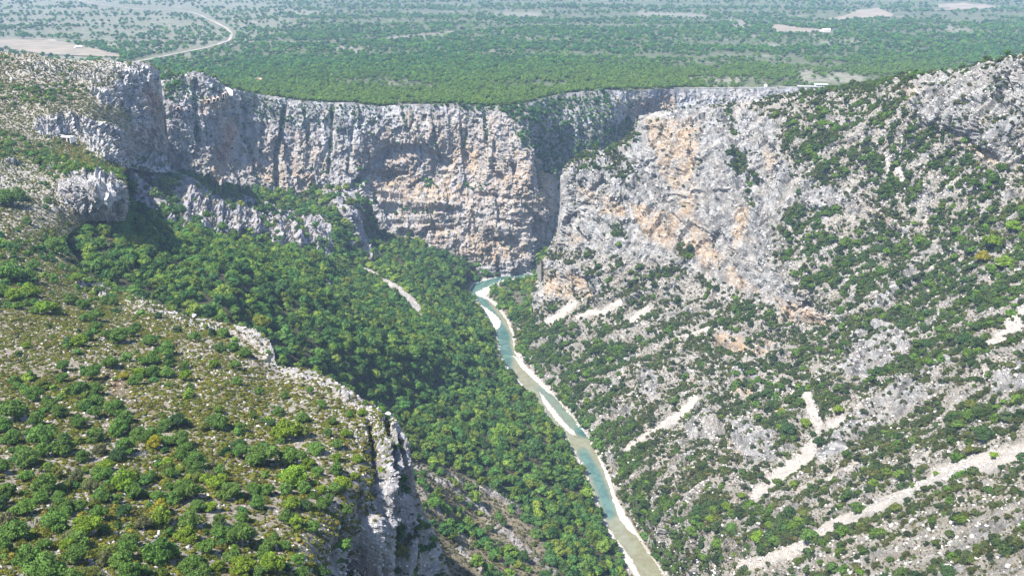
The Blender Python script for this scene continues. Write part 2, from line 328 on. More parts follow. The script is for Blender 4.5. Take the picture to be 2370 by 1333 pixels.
S_('D','tree',0,[(1395,1060),(1440,1140),(1490,1220)],26,6)
for p in ([(1100,655),(1088,672),(1108,700),(1140,745),(1165,780)],): S_('D', 'deep', 1, p, 30, 14)
A('D', 'deep', 1, [(1080,640),(1240,620),(1240,650),(1160,660),(1120,690),(1160,740),(1190,820),(1180,880),(1150,820),(1080,690)], 20)
A('D', 'deep', 0.55, [(1230,890),(1280,900),(1340,980),(1370,1010),(1340,1020),(1280,950)], 14); S_('D','deep',0.9,[(1255,885),(1275,905)],10,8); S_('D','deep',1,[(1340,995),(1358,1005)],14,8)
S_('D', 'deep', 0.85, [(1350,1050),(1380,1100),(1400,1150),(1412,1190)], 22, 30)
A('D', 'deep', 0.1, [(1420,1200),(1470,1230),(1600,1470),(1520,1470)], 20)
# ---- B, far wall
A('B', 'shrub', 0.22, [(380,160),(560,200),(700,230),(900,240),(900,300),(700,300),(560,270),(400,230)], 30)
for p in ([(380,150),(430,165),(420,200),(400,240),(380,230)], [(950,235),(1080,240),(1180,245),(1240,245),(1250,300),(1200,290),(1160,260),(1060,255)], [(1190,300),(1225,300),(1232,345),(1205,345)], [(1236,270),(1290,240),(1330,300),(1320,350),(1290,400),(1250,400),(1240,340)],
          [(1340,290),(1385,300),(1380,350),(1330,380)], [(1400,300),(1460,270),(1475,330),(1420,350),(1300,400),(1310,380)], [(1260,225),(1400,212),(1410,240),(1300,262)], [(1370,240),(1410,250),(1400,300),(1380,270)]):
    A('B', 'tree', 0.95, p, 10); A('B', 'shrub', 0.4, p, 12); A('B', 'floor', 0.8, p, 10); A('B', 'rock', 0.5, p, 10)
A('B', 'shrub', 0.45, [(1240,230),(1480,207),(1480,250),(1400,330),(1300,400),(1250,390)], 14); A('B', 'tree', 0.4, [(1240,230),(1400,212),(1400,300),(1300,380),(1250,390)], 14)
for p in ([(820,395),(840,400),(850,440),(830,440)], [(980,420),(1010,418),(1008,436),(980,436)], [(1080,430),(1120,438),(1115,446),(1080,442)]): A('B', 'tree', 0.8, p, 6)
for p in ([(888,488),(940,482),(1000,490),(1000,498),(940,500),(890,498)], [(1010,398),(1040,400),(1030,410)], [(860,445),(875,470),(860,480)]): A('B', 'tree', 0.9, p, 5); A('B', 'push', -4, p, 8)
A('B', 'orange', 0.45, [(400,380),(560,420),(700,440),(880,300),(1200,250),(1290,450),(1230,600),(1000,600),(880,470),(700,300)], 60)
for p in ([(500,270),(540,280),(545,330),(530,380),(500,420),(480,400),(510,340)], [(880,390),(980,400),(1060,420),(1080,450),(1060,470),(960,470),(880,470),(860,420)], [(1150,360),(1240,340),(1290,420),(1290,500),(1200,460),(1150,400)], [(1040,330),(1120,350),(1100,400),(1050,400)],
          [(980,510),(1100,540),(1200,560),(1220,590),(1120,610),(1020,580)], [(680,400),(720,400),(715,450),(690,450)], [(460,230),(530,220),(530,258),(460,260)], [(1420,230),(1560,225),(1560,260),(1440,270)], [(940,260),(1000,270),(980,300),(930,290)], [(600,380),(660,400),(640,430),(600,425)]):
    A('B', 'orange', 0.85, p, 26)
S_('B', 'orange', 1.0, [(530,290),(515,350),(495,415)], 34, 22); S_('B', 'red', 0.5, [(532,300),(518,345),(510,360)], 16, 16); A('B', 'rock', 1, [(500,280),(545,280),(530,420),(480,420)], 8)
for p, w, d in (([(660,248),(655,290),(644,330),(640,390),(642,425)], 9, -9), ([(770,245),(768,320),(760,400)], 6, -5), ([(700,240),(712,330)], 5, -4), ([(930,250),(945,300)], 6, -4), ([(1232,300),(1236,380),(1250,440)], 7, -8), ([(455,170),(450,240),(455,330)], 5, -4),
                ([(820,260),(815,330),(800,400)], 5, -3.5), ([(1000,250),(1010,340),(1030,400)], 5, -3.5), ([(1120,260),(1128,340)], 6, -5), ([(560,220),(570,330),(600,430)], 5, -3.5), ([(1085,250),(1075,340)], 5, -3), ([(600,230),(610,300),(600,380)],5,-3)):
    S_('B', 'push', d, p, w, w, add=True); S_('B', 'shrub', 0.6, p, w, 5)
for p, w, d in (([(820,430),(860,380),(900,350),(980,345),(1040,380)], 16, -7), ([(880,400),(900,405),(940,400)], 10, -6), ([(930,540),(955,545)], 16, -10), ([(990,535),(1060,528)], 14, -6), ([(1080,360),(1090,400)], 12, -5), ([(1155,405),(1160,415)], 12, -9), ([(890,455),(940,462)], 14, -7),
                ([(880,480),(1020,488),(1120,505),(1200,520)], 10, -4), ([(900,520),(1000,515)], 8, -4), ([(1105,450),(1200,462),(1250,520)], 8, -4), ([(1190,385),(1196,400)],8,-6)):
    S_('B', 'push', d, p, w, w * 0.7, add=True)
for p, w, d in (([(880,470),(960,474),(1060,480)], 10, 5), ([(1210,330),(1225,420),(1250,500)], 24, 5), ([(480,240),(475,400)], 30, 4), ([(700,280),(690,420)], 20, 4), ([(860,470),(900,540),(960,560)], 14, 4), ([(1000,480),(1100,500),(1180,540)], 20, 5)):
    S_('B', 'push', d, p, w, w, add=True)
for p in ([(745,330),(700,440)],[(1150,300),(1180,420)]): S_('B','push',3,p,18,16,add=True)
S_('B', 'tree', 0.9, [(1240,395),(1290,420),(1295,440)], 8, 6)
# ---- C, right massif
CL = [(1478,262),(1600,250),(1720,250),(1790,275),(1800,330),(1840,400),(1850,470),(1810,500),(1790,560),(1795,620),(1840,690),(1960,745),(1930,752),(1860,745),(1790,728),(1730,682),(1640,648),(1540,615),(1400,590),(1290,575),(1285,540),(1298,400),(1330,380),(1400,365),(1470,335)]
A('C', 'rock', 1.0, CL, 12); A('C', 'shrub', 0.022, CL, 12); A('C', 'tree', 0.0, CL, 8); A('C', 'garr', 0.0, CL, 12)
for p in ([(1232,615),(1290,600),(1370,625),(1400,650),(1405,705),(1370,705),(1350,670),(1330,700),(1262,694),(1236,720)], [(2088,200),(2200,155),(2400,130),(2640,90),(2640,380),(2400,385),(2290,385),(2270,340),(2210,310),(2120,270)],
          [(1655,790),(1668,765),(1740,775),(1790,800),(1770,822),(1720,825),(1665,800)], [(1960,800),(2000,755),(2060,752),(2100,790),(2110,860),(2030,905),(1950,860)], [(2010,730),(2040,700),(2110,630),(2130,635),(2080,700),(2030,745)],
          [(1860,420),(1900,425),(1990,455),(2080,530),(2110,545),(2090,550),(2000,500),(1900,490),(1855,500)], [(1690,985),(1720,980),(1790,1000),(1800,1060),(1740,1080),(1690,1060)], [(1475,870),(1500,860),(1530,880),(1520,930),(1480,920)], [(1700,880),(1740,860),(1760,890),(1750,940),(1700,935)],
          [(1580,970),(1660,960),(1680,1010),(1600,1030)], [(1910,1040),(2000,960),(2110,890),(2160,900),(2100,960),(2020,1010),(1960,1060),(1910,1100)], [(2165,1310),(2200,1300),(2260,1333),(2170,1340)], [(1900,500),(1930,500),(1900,540)],
          [(2300,880),(2400,820),(2400,900),(2310,930)], [(2150,860),(2200,830),(2220,850),(2170,890)]):
    A('C', 'rock', 1.0, p, 10); A('C', 'shrub', 0.14, p, 10); A('C', 'tree', 0.0, p, 8); A('C', 'garr', 0.0, p, 10); A('C', 'push', 3.0, p, 26)
for p in ([(1500,270),(1600,290),(1620,380),(1560,440),(1500,330)], [(1460,480),(1560,500),(1640,560),(1600,590),(1500,560)], [(1580,300),(1610,320),(1600,400),(1570,380)], [(1700,480),(1740,480),(1730,560),(1700,600)], [(1640,560),(1700,620),(1760,680),(1700,660)],
          [(1310,540),(1350,550),(1340,570),(1310,565)], [(1330,430),(1420,460),(1470,510),(1400,500)], [(1255,625),(1350,640),(1390,690),(1330,700),(1260,680)], [(1790,690),(1940,730),(1940,750),(1810,740)], [(1655,775),(1790,800),(1770,830),(1660,810)],
          [(2200,295),(2260,330),(2320,380),(2300,390),(2240,340)], [(2090,200),(2130,215),(2120,240),(2090,230)], [(2000,450),(2100,540),(2080,545),(1990,490)], [(1700,900),(1740,890),(1750,935),(1700,935)], [(1685,1030),(1710,1040),(1710,1075),(1685,1060)], [(1770,350),(1800,380),(1780,420)],
          [(1580,870),(1620,870),(1600,900)]):
    A('C', 'orange', 0.95, p, 18)
S_('C', 'orange', 1.0, [(1600,300),(1585,400),(1600,520),(1640,600)], 30, 30)
A('C', 'orange', 0.35, CL, 40) if False else None
A('C', 'orange', 1, [(1660,772),(1790,798),(1770,828),(1665,806)], 8)
G1 = [(1850,262),(1960,240),(2080,250),(2110,290),(2210,330),(2270,370),(2200,450),(2140,490),(2090,500),(2020,440),(1920,400),(1860,380),(1820,330)]
G2 = [(1830,500),(1870,488),(1960,492),(2060,515),(2110,560),(2110,660),(2020,700),(1900,690),(1830,650),(1810,560)]
G3 = [(2110,480),(2200,430),(2400,380),(2640,350),(2640,640),(2370,660),(2300,740),(2180,760),(2000,760),(1900,800),(1850,840),(1860,780),(1960,760),(2040,740),(2130,640)]
G4 = [(1850,210),(2000,193),(2100,172),(2370,125),(2370,150),(2150,180),(2080,230),(1960,225),(1850,235)]
G5 = [(1290,580),(1400,595),(1560,620),(1680,665),(1640,690),(1500,650),(1400,630),(1300,605)]
G6 = [(2120,790),(2370,700),(2370,760),(2260,850),(2160,860)]
for p, t, s in ((G1, 0.6, 0.7), (G2, 0.65, 0.6), (G3, 0.58, 0.7), (G4, 0.4, 0.7), (G5, 0.25, 0.6), (G6, 0.35, 0.4)):
    A('C', 'tree', t, p, 22); A('C', 'shrub', s, p, 22)
for p in ([(2030,360),(2060,420),(2040,440),(2020,390)], [(1990,390),(2040,400),(2040,450),(1995,440)], [(1870,492),(1960,498),(2050,520),(2000,540),(1900,530)], [(1820,560),(1900,560),(1900,680),(1830,650)]): A('C', 'tree', 0.95, p, 14)
for p, w in (([(1700,360),(1720,400),(1740,430)], 30), ([(1430,530),(1440,560)], 24), ([(1580,575),(1590,590)], 24), ([(1350,360),(1430,350),(1470,330)], 20), ([(1320,380),(1400,395),(1450,430)], 14), ([(1680,260),(1700,310)], 14), ([(1720,400),(1740,480)],12)):
    S_('C', 'tree', 0.55, p, w, 10); S_('C', 'shrub', 0.7, p, w, 10)
S_('C', 'shrub', 0.6, [(1310,375),(1400,370),(1460,400)], 40, 20)
FR = [(1205,745),(1260,735),(1310,740),(1400,760),(1440,790),(1450,840),(1420,900),(1440,960),(1500,1010),(1490,1060),(1510,1110),(1560,1160),(1640,1190),(1740,1195),(1900,1200),(1890,1250),(1760,1290),(1640,1300),(1560,1333),(1540,1320),(1490,1230),(1450,1160),(1420,1080),(1380,1010),(1330,960),(1290,890),(1240,850),(1210,800)]
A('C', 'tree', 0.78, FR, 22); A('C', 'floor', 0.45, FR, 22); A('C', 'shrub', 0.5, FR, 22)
A('C', 'tree', 0.45, [(1700,860),(1850,830),(1860,930),(1840,1010),(1780,960),(1700,960)], 26); A('C','tree',0.4,[(1760,920),(1850,900),(1850,1050),(1790,1000)],20)
A('C', 'tree', 0.12, [(1420,740),(1600,700),(1800,760),(1640,860),(1500,860)], 30); A('C', 'shrub', 0.5, [(1600,680),(1760,690),(1830,760),(1700,760)], 20)
A('C','tree',0.5,[(1700,690),(1780,700),(1810,760),(1760,770),(1700,740)],16)
A('C', 'shrub', 0.26, [(1900,1210),(2370,1090),(2640,1000),(2640,1480),(1650,1480),(1700,1333)], 40); A('C', 'garr', 0.42, [(1900,1210),(2370,1090),(2640,1000),(2640,1480),(1650,1480),(1700,1333)], 40); A('C', 'grass', 0.6, [(1900,1210),(2370,1090),(2640,1000),(2640,1480),(1650,1480),(1700,1333)], 40); A('C','soil',0.25,[(1900,1210),(2370,1090),(2640,1000),(2640,1480),(1650,1480),(1700,1333)],40)
A('C', 'soil', 0.35, [(1550,1080),(1700,1080),(1760,1150),(1600,1180)], 30)
for p, w in (([(1720,1312),(1780,1295),(1830,1278),(1900,1240),(2000,1192),(2080,1150),(2180,1100),(2280,1062),(2380,1028),(2640,930)], 26), ([(2170,1105),(2290,1060),(2380,1035)], 36), ([(2280,1075),(2380,1045),(2640,950)], 34), ([(1450,1045),(1480,1025),(1540,985),(1600,940)], 12), ([(1540,985),(1610,930)], 20), ([(1862,905),(1872,935),(1885,960),(1895,990)], 22), ([(1760,1125),(1800,1090),(1860,1050),(1885,1010)], 30), ([(1750,1130),(1790,1110)],30),
             ([(1920,985),(2000,955)], 16), ([(1915,1120),(2000,1070)], 10), ([(1340,735),(1370,725),(1400,720)], 10), ([(1270,745),(1310,720),(1330,705)], 16), ([(1400,720),(1440,700)], 14), ([(1460,745),(1500,715)], 12), ([(2320,780),(2370,730)], 26), ([(2290,800),(2370,755)],14), ([(2055,360),(2060,400)], 8), ([(2080,395),(2090,420)], 16), ([(1850,1150),(1900,1120)], 9), ([(2100,1085),(2160,1050)], 9), ([(1560,790),(1640,760)],6)):
    S_('C', 'scree', 1, p, w, 6); S_('C', 'tree', 0, p, w + 4, 5); S_('C', 'shrub', 0.02, p, w + 2, 6); S_('C', 'garr', 0.02, p, w + 2, 6); S_('C', 'rock', 0, p, w + 2, 6); S_('C', 'floor', 0, p, w, 6); S_('C', 'push', -1.2, p, w + 14, 14, add=True); S_('C','grass',0,p,w,6)
S_('C', 'orange', 0.6, [(1790,1110),(1820,1090)], 8, 8); S_('C','orange',1,[(1893,975),(1897,1010)],8,6)
# dark lines of bushes beside the chutes, along the beds
for p, w in (([(1750,1290),(1900,1215),(2080,1130),(2280,1040)], 12), ([(1880,1265),(2000,1215),(2180,1130),(2370,1060)], 9), ([(1900,960),(2020,900),(2200,830),(2370,750)], 22), ([(2000,1080),(2180,1000),(2370,930)], 14), ([(1870,860),(1920,820),(2050,770)], 24), ([(1940,1140),(2100,1060),(2300,980)], 12), ([(2080,620),(2200,560),(2370,470)], 20), ([(1640,1180),(1800,1130)], 10), ([(2100,860),(2200,790),(2300,740)], 22)):
    S_('C', 'shrub', 0.85, p, w, 12); S_('C', 'tree', 0.3, p, w, 12)
for p, w, d in (([(1610,260),(1590,400),(1600,500)], 8, -4), ([(1700,300),(1710,420),(1690,520)], 10, -5), ([(1800,300),(1840,400),(1800,480)], 16, -7), ([(1650,420),(1640,540),(1660,620)], 8, -5), ([(1500,300),(1480,380)], 8, -4), ([(1320,470),(1400,480),(1440,500)], 8, -4), ([(1330,500),(1440,530)], 6, -3),
                ([(1270,650),(1350,650),(1385,690)], 16, -5), ([(1820,740),(1920,748)], 12, -7), ([(2205,300),(2260,335),(2310,375)], 12, -7), ([(2090,215),(2110,235)], 10, -4), ([(1665,800),(1720,820),(1780,818)], 10, -5), ([(1765,480),(1740,560),(1760,640)], 8, -5), ([(1720,1010),(1790,1020)], 18, -3),
                ([(1850,860),(1880,960),(1860,1050),(1760,1130),(1700,1160)], 40, -6), ([(1830,500),(1900,600),(1960,700)], 30, -4)):
    S_('C', 'push', d, p, w, w, add=True)
for p, w, d in (([(1560,280),(1540,400),(1560,500)], 30, 5), ([(1660,280),(1665,400),(1660,500)], 20, 5), ([(1740,500),(1715,600),(1740,660)], 20, 6), ([(1300,420),(1310,520)], 30, 4), ([(1400,440),(1500,480),(1580,540)], 20, 4), ([(1380,640),(1385,700)], 14, 6), ([(1690,1000),(1695,1070)], 10, 5), ([(1480,870),(1485,920)], 8, 5), ([(1715,860),(1720,930)], 16, 5),
                ([(2000,460),(2060,510),(2100,540)], 10, 5), ([(2020,740),(2120,630)], 14, 5), ([(1910,1090),(1990,970),(2120,890)], 22, 5)):
    S_('C', 'push', d, p, w, w, add=True)
# ---- P, plateau openings
A('P', 'open', 0.9, [(-280,85),(140,92),(260,120),(300,150),(-280,150)], 12)
A('P', 'open', 0.5, [(250,40),(540,70),(560,100),(420,140),(260,120),(200,60)], 16)
A('P', 'open', 0.5, [(-280,-60),(560,-60),(700,60),(560,110),(300,100),(-280,80)], 40)
for p in ([(1590,178),(1700,175),(1760,180),(1700,192),(1590,188)], [(1830,165),(1880,160),(1900,180),(1990,175),(2000,192),(1850,192)], [(1900,165),(1960,168),(2010,182),(1920,182)], [(1480,26),(1640,34),(1620,42),(1480,38)], [(1150,30),(1260,30),(1240,40),(1150,38)], [(1680,44),(1730,50),(1740,68),(1700,64)], [(900,86),(1040,76),(1040,84),(900,94)], [(1770,95),(1830,112),(1800,116),(1760,106)],
          [(780,105),(860,115),(840,125),(770,120)], [(1570,30),(1640,40),(1600,46)], [(2180,60),(2260,70),(2200,76)], [(640,20),(760,30),(700,40)], [(1900,95),(2020,92),(2000,100),(1900,102)],[(880,235),(960,225),(1000,232),(940,245)]):
    A('P', 'open', 0.9, p, 8)

for p in ([(795,1200),(790,1333)], [(840,1130),(835,1200),(832,1333)], [(868,1130),(862,1240),(866,1333)], [(958,1180),(965,1333)]):
    S_('E', 'push', -3.5, p, 8, 7, add=True); S_('E', 'shrub', 0.6, p, 5, 4)
for p in ([(775,1270),(770,1333)], [(815,1230),(812,1333)], [(885,1200),(880,1333)], [(905,1100),(903,1180)]):
    S_('E', 'push', 2.5, p, 12, 9, add=True)

for p in ([(232,372),(262,400),(300,440),(330,480),(345,515)], [(345,330),(375,380),(400,430),(450,470)], [(400,410),(440,440),(500,470)], [(240,400),(300,425),(350,470),(395,520)]):
    S_('D', 'rock', 1, p, 16, 8); S_('D', 'tree', 0.05, p, 14, 6); S_('D', 'floor', 0, p, 16, 6); S_('D', 'shrub', 0.15, p, 14, 6); S_('D', 'push', 6, p, 16, 12, add=True)
for p in ([(430,465),(425,540)], [(470,480),(466,545)], [(505,490),(503,548)], [(545,495),(545,550)], [(585,500),(588,545)], [(640,515),(645,565)], [(680,530),(690,575)], [(815,480),(835,560),(856,600)], [(798,490),(812,570)]):
    S_('D', 'push', 4.5, p, 10, 10, add=True); S_('D', 'rock', 1, p, 12, 6); S_('D', 'shrub', 0.05, p, 10, 4); S_('D', 'tree', 0, p, 10, 4)


tE, tD, tB, tC = TPS(CT_E), TPS(CT_D, 4e-3), TPS(CT_B), TPS(CT_C)

def unit(v): return v / np.linalg.norm(v)
qa, qb = tC.point(np.array([2370., 1900.]), np.array([1045., 1245.]))
STRATA = unit(qa - qb)
qa, qb = tE.point(np.array([430., 850.]), np.array([760., 950.]))
STRATE = unit(qa - qb)
qa, qb = tD.point(np.array([1000., 1250.]), np.array([1080., 1230.]))
STRATD = unit(qa - qb)
def stretch(P, d, k):
    a = P @ d
    return P - np.outer(a * (1 - k), d)

# ------------------------------------------------------------------ materials
def new_mat(name):
    m = bpy.data.materials.new(name); m.use_nodes = True
    nt = m.node_tree; nt.nodes.clear()
    out = nt.nodes.new('ShaderNodeOutputMaterial'); b = nt.nodes.new('ShaderNodeBsdfPrincipled')
    nt.links.new(b.outputs[0], out.inputs[0])
    b.inputs['Roughness'].default_value = 0.9
    b.inputs['Specular IOR Level'].default_value = 0.15
    return m, nt, b, out
class NT:
    def __init__(s, nt): s.nt = nt
    def n(s, t, **k):
        x = s.nt.nodes.new(t)
        for a, b in k.items(): setattr(x, a, b)
        return x
    def set(s, sock, v):
        if isinstance(v, bpy.types.NodeSocket): s.nt.links.new(v, sock)
        elif isinstance(v, (tuple, list)) and len(v) == 3 and sock.type == 'RGBA': sock.default_value = (*v, 1)
        else: sock.default_value = v
    def mix(s, f, a, b, blend='MIX'):
        x = s.n('ShaderNodeMix', data_type='RGBA', blend_type=blend)
        s.set(x.inputs[0], f); s.set(x.inputs[6], a); s.set(x.inputs[7], b)
        return x.outputs[2]
    def math(s, op, a, b=0.0, clamp=False):
        x = s.n('ShaderNodeMath', operation=op, use_clamp=clamp)
        s.set(x.inputs[0], a); s.set(x.inputs[1], b)
        return x.outputs[0]
    def ramp(s, f, lo, hi):
        x = s.n('ShaderNodeMapRange', clamp=True, interpolation_type='SMOOTHSTEP')
        s.set(x.inputs[0], f); x.inputs[1].default_value = lo; x.inputs[2].default_value = hi
        return x.outputs[0]
    def coords(s, scale=(1, 1, 1), rot=(0, 0, 0)):
        g = s.n('ShaderNodeNewGeometry'); m = s.n('ShaderNodeMapping')
        s.nt.links.new(g.outputs['Position'], m.inputs[0])
        m.inputs['Scale'].default_value = scale; m.inputs['Rotation'].default_value = rot
        return m.outputs[0]
    def noise(s, co, scale, detail=4, rough=0.6, dist=0.0):
        x = s.n('ShaderNodeTexNoise'); s.nt.links.new(co, x.inputs['Vector'])
        x.inputs['Scale'].default_value = scale; x.inputs['Detail'].default_value = detail
        x.inputs['Roughness'].default_value = rough; x.inputs['Distortion'].default_value = dist
        return x.outputs[0]

def terrain_material(name, rock_tint=(0.43, 0.42, 0.43), vert=True, warm=0.0):
    m, nt, b, out = new_mat(name); N = NT(nt)
    a1 = N.n('ShaderNodeAttribute', attribute_name='mask_a'); a2 = N.n('ShaderNodeAttribute', attribute_name='mask_b')
    s1 = N.n('ShaderNodeSeparateColor'); s2 = N.n('ShaderNodeSeparateColor')
    nt.links.new(a1.outputs['Color'], s1.inputs[0]); nt.links.new(a2.outputs['Color'], s2.inputs[0])
    rock, orange, scree = s1.outputs[0], s1.outputs[1], s1.outputs[2]
    floor_, soil, grass = s2.outputs[0], s2.outputs[1], s2.outputs[2]
    co = N.coords()
    cv = N.coords((1, 1, 0.09)) if vert else N.coords((1, 1, 0.3))
    # limestone: pale ground, grey weathering in vertical streaks, black lichen runs, ochre where it has broken away
    n1 = N.noise(cv, 0.11, 6, 0.65, 0.6); n2 = N.noise(co, 0.05, 5, 0.6, 0.4); n3 = N.noise(co, 0.55, 5, 0.7)
    base = N.mix(N.ramp(n1, 0.36, 0.66), tuple(c * 0.42 for c in rock_tint), tuple(min(1, c * 1.38) for c in rock_tint))
    base = N.mix(N.math('MULTIPLY', N.ramp(n2, 0.40, 0.65), 0.55), base, (0.39, 0.35, 0.305))
    blk = N.math('MULTIPLY', N.ramp(N.noise(cv, 0.3, 5, 0.75), 0.56, 0.70), N.ramp(n2, 0.62, 0.42))
    base = N.mix(N.math('MULTIPLY', blk, 0.8), base, (0.105, 0.11, 0.125))
    base = N.mix(N.math('MULTIPLY', N.math('MULTIPLY', N.ramp(n3, 0.575, 0.645), N.ramp(N.noise(co, 0.028, 3), 0.42, 0.60)), 0.85), base, (0.07, 0.08, 0.06))
    om = N.math('MULTIPLY', orange, N.ramp(N.noise(cv, 0.09, 6, 0.68, 0.8), 0.36, 0.60))
    och = N.mix(N.ramp(n3, 0.35, 0.65), (0.44, 0.33, 0.21), (0.37, 0.245, 0.145))
    och = N.mix(N.ramp(N.noise(co, 0.16, 3), 0.45, 0.62), och, (0.48, 0.39, 0.30))
    base = N.mix(N.math('MINIMUM', om, 0.9), base, och)
    # stony ground
    g1 = N.noise(co, 0.65, 6, 0.75); g2 = N.noise(co, 0.045, 4, 0.6)
    stone = N.mix(N.ramp(g1, 0.38, 0.62), (0.24, 0.205, 0.17), (0.48, 0.445, 0.41))
    dirt = N.mix(N.ramp(g1, 0.4, 0.6), (0.12, 0.09, 0.055), (0.22, 0.17, 0.12))
    gr = N.mix(N.ramp(N.noise(co, 0.9, 3), 0.4, 0.6), (0.17, 0.155, 0.075), (0.30, 0.265, 0.16))
    ground = N.mix(N.ramp(g2, 0.40, 0.60), stone, N.mix(0.3, stone, dirt))
    ground = N.mix(soil, ground, dirt)
    ground = N.mix(N.math('MULTIPLY', grass, N.ramp(N.noise(co, 0.35, 5, 0.7), 0.40, 0.56)), ground, gr)
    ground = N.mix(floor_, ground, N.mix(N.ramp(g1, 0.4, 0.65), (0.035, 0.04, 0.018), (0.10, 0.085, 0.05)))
    sc = N.mix(N.ramp(g1, 0.3, 0.7), (0.38, 0.34, 0.30), (0.50, 0.46, 0.41))
    sc = N.mix(N.math('MULTIPLY', N.ramp(N.noise(co, 0.06, 3), 0.5, 0.65), 0.5), sc, (0.30, 0.29, 0.28))
    ground = N.mix(scree, ground, sc)
    col = N.mix(rock, ground, base)
    rv = a2.outputs['Alpha']
    redn = N.math('MULTIPLY', rv, N.ramp(n3, 0.3, 0.55))
    col = N.mix(redn, col, (0.36, 0.13, 0.075))
    nt.links.new(col, b.inputs['Base Color'])
    # relief finer than the mesh
    h1 = N.noise(cv, 0.35, 8, 0.7, 0.3); h2 = N.noise(co, 0.9, 8, 0.72)
    vor = N.n('ShaderNodeTexVoronoi', feature='DISTANCE_TO_EDGE'); vor.inputs['Scale'].default_value = 0.16
    nt.links.new(N.mix(0.75, N.noise(co, 0.25, 3), co, 'ADD') if False else cv, vor.inputs['Vector'])
    crack = N.math('MULTIPLY', N.ramp(vor.outputs[0], 0.0, 0.12), 0.5)
    hh = N.math('ADD', N.math('MULTIPLY', N.math('ADD', h1, N.math('MULTIPLY', crack, 0.35)), rock), h2)
    bp = N.n('ShaderNodeBump'); bp.inputs['Strength'].default_value = 1.0; bp.inputs['Distance'].default_value = 3.2
    nt.links.new(hh, bp.inputs['Height']); nt.links.new(bp.outputs[0], b.inputs['Normal'])
    return m

MAT_FAR = terrain_material('limestone_far_wall', (0.33, 0.325, 0.335))
MAT_LEFT = terrain_material('limestone_left_spur', (0.46, 0.45, 0.46))
MAT_VALLEY = terrain_material('valley_slope_ground', (0.32, 0.31, 0.33))
MAT_RIGHT = terrain_material('limestone_right_massif', (0.285, 0.28, 0.272), vert=False)

def leaf_material(name, mul=1.0, transl=0.32):
    m, nt, b, out = new_mat(name); N = NT(nt)
    t = N.n('ShaderNodeAttribute', attribute_type='INSTANCER', attribute_name='tint')
    s = N.n('ShaderNodeAttribute', attribute_name='leaf_tone')
    c = N.mix(1.0, t.outputs['Color'], s.outputs['Color'], 'MULTIPLY')
    if mul != 1.0: c = N.mix(1.0, c, (mul, mul, mul), 'MULTIPLY')
    nt.links.new(c, b.inputs['Base Color'])
    b.inputs['Roughness'].default_value = 0.9
    b.inputs['Specular IOR Level'].default_value = 0.06
    tr = N.n('ShaderNodeBsdfTranslucent'); nt.links.new(c, tr.inputs[0])
    ms = N.n('ShaderNodeMixShader'); ms.inputs[0].default_value = transl
    nt.links.new(b.outputs[0], ms.inputs[1]); nt.links.new(tr.outputs[0], ms.inputs[2])
    nt.links.new(ms.outputs[0], out.inputs[0])
    return m
LEAF = leaf_material('leaves')

def plain(name, col, col2=None, scale=1.0, rough=0.85, bump=0.0, bscale=2.0):
    m, nt, b, out = new_mat(name); N = NT(nt)
    co = N.coords()
    c2 = col2 or tuple(x * 0.7 for x in col)
    f = N.ramp(N.noise(co, scale, 5, 0.65), 0.35, 0.65)
    nt.links.new(N.mix(f, c2, col), b.inputs['Base Color'])
    b.inputs['Roughness'].default_value = rough
    if bump:
        bp = N.n('ShaderNodeBump'); bp.inputs['Distance'].default_value = bump; bp.inputs['Strength'].default_value = 1
        nt.links.new(N.noise(co, bscale, 6, 0.7), bp.inputs['Height']); nt.links.new(bp.outputs[0], b.inputs['Normal'])
    return m
BARK = plain('bark', (0.16, 0.12, 0.09), scale=4)
DEADWOOD = plain('dead_wood', (0.42, 0.39, 0.37), (0.26, 0.23, 0.21), scale=3)
ROCKM = plain('boulder_limestone', (0.48, 0.455, 0.43), (0.28, 0.265, 0.255), scale=0.7, bump=0.6, bscale=0.9)
GRAVEL = plain('pale_gravel', (0.42, 0.395, 0.355), (0.27, 0.25, 0.22), scale=0.5, bump=0.3, bscale=1.5)
TRACK = plain('track_dust', (0.28, 0.25, 0.21), (0.16, 0.145, 0.12), scale=0.05)
FIELD = plain('dry_field', (0.19, 0.155, 0.12), (0.13, 0.115, 0.085), scale=0.02)

# ------------------------------------------------------------------ helpers for objects
def link(o, parent=None):
    SC.collection.objects.link(o)
    if parent is not None: o.parent = parent
    return o
def tag(o, label=None, cat=None, group=None, kind=None):
    if label: o['label'] = label
    if cat: o['category'] = cat
    if group: o['group'] = group
    if kind: o['kind'] = kind
    return o
def mesh_from(name, V, Fs, mat=None, smooth=False):
    me = bpy.data.meshes.new(name)
    V = np.asarray(V, np.float32)
    reg = isinstance(Fs, np.ndarray) or len({len(f) for f in Fs}) == 1
    if reg:
        Fa = np.asarray(Fs, np.int32)
        k = Fa.shape[1]
        me.vertices.add(len(V)); me.vertices.foreach_set('co', V.ravel())
        me.loops.add(Fa.size); me.loops.foreach_set('vertex_index', Fa.ravel())
        me.polygons.add(len(Fa)); me.polygons.foreach_set('loop_start', np.arange(0, Fa.size, k, dtype=np.int32))
        me.polygons.foreach_set('loop_total', np.full(len(Fa), k, np.int32))
        me.update(calc_edges=True)
    else:
        me.from_pydata([tuple(map(float, v)) for v in V], [], [tuple(map(int, f)) for f in Fs]); me.update()
    if mat: me.materials.append(mat)
    if smooth: me.polygons.foreach_set('use_smooth', np.ones(len(me.polygons), bool))
    return me
def set_color(me, name, C):
    a = me.attributes.new(name, 'FLOAT_COLOR', 'POINT')
    a.data.foreach_set('color', np.asarray(C, np.float32).ravel())

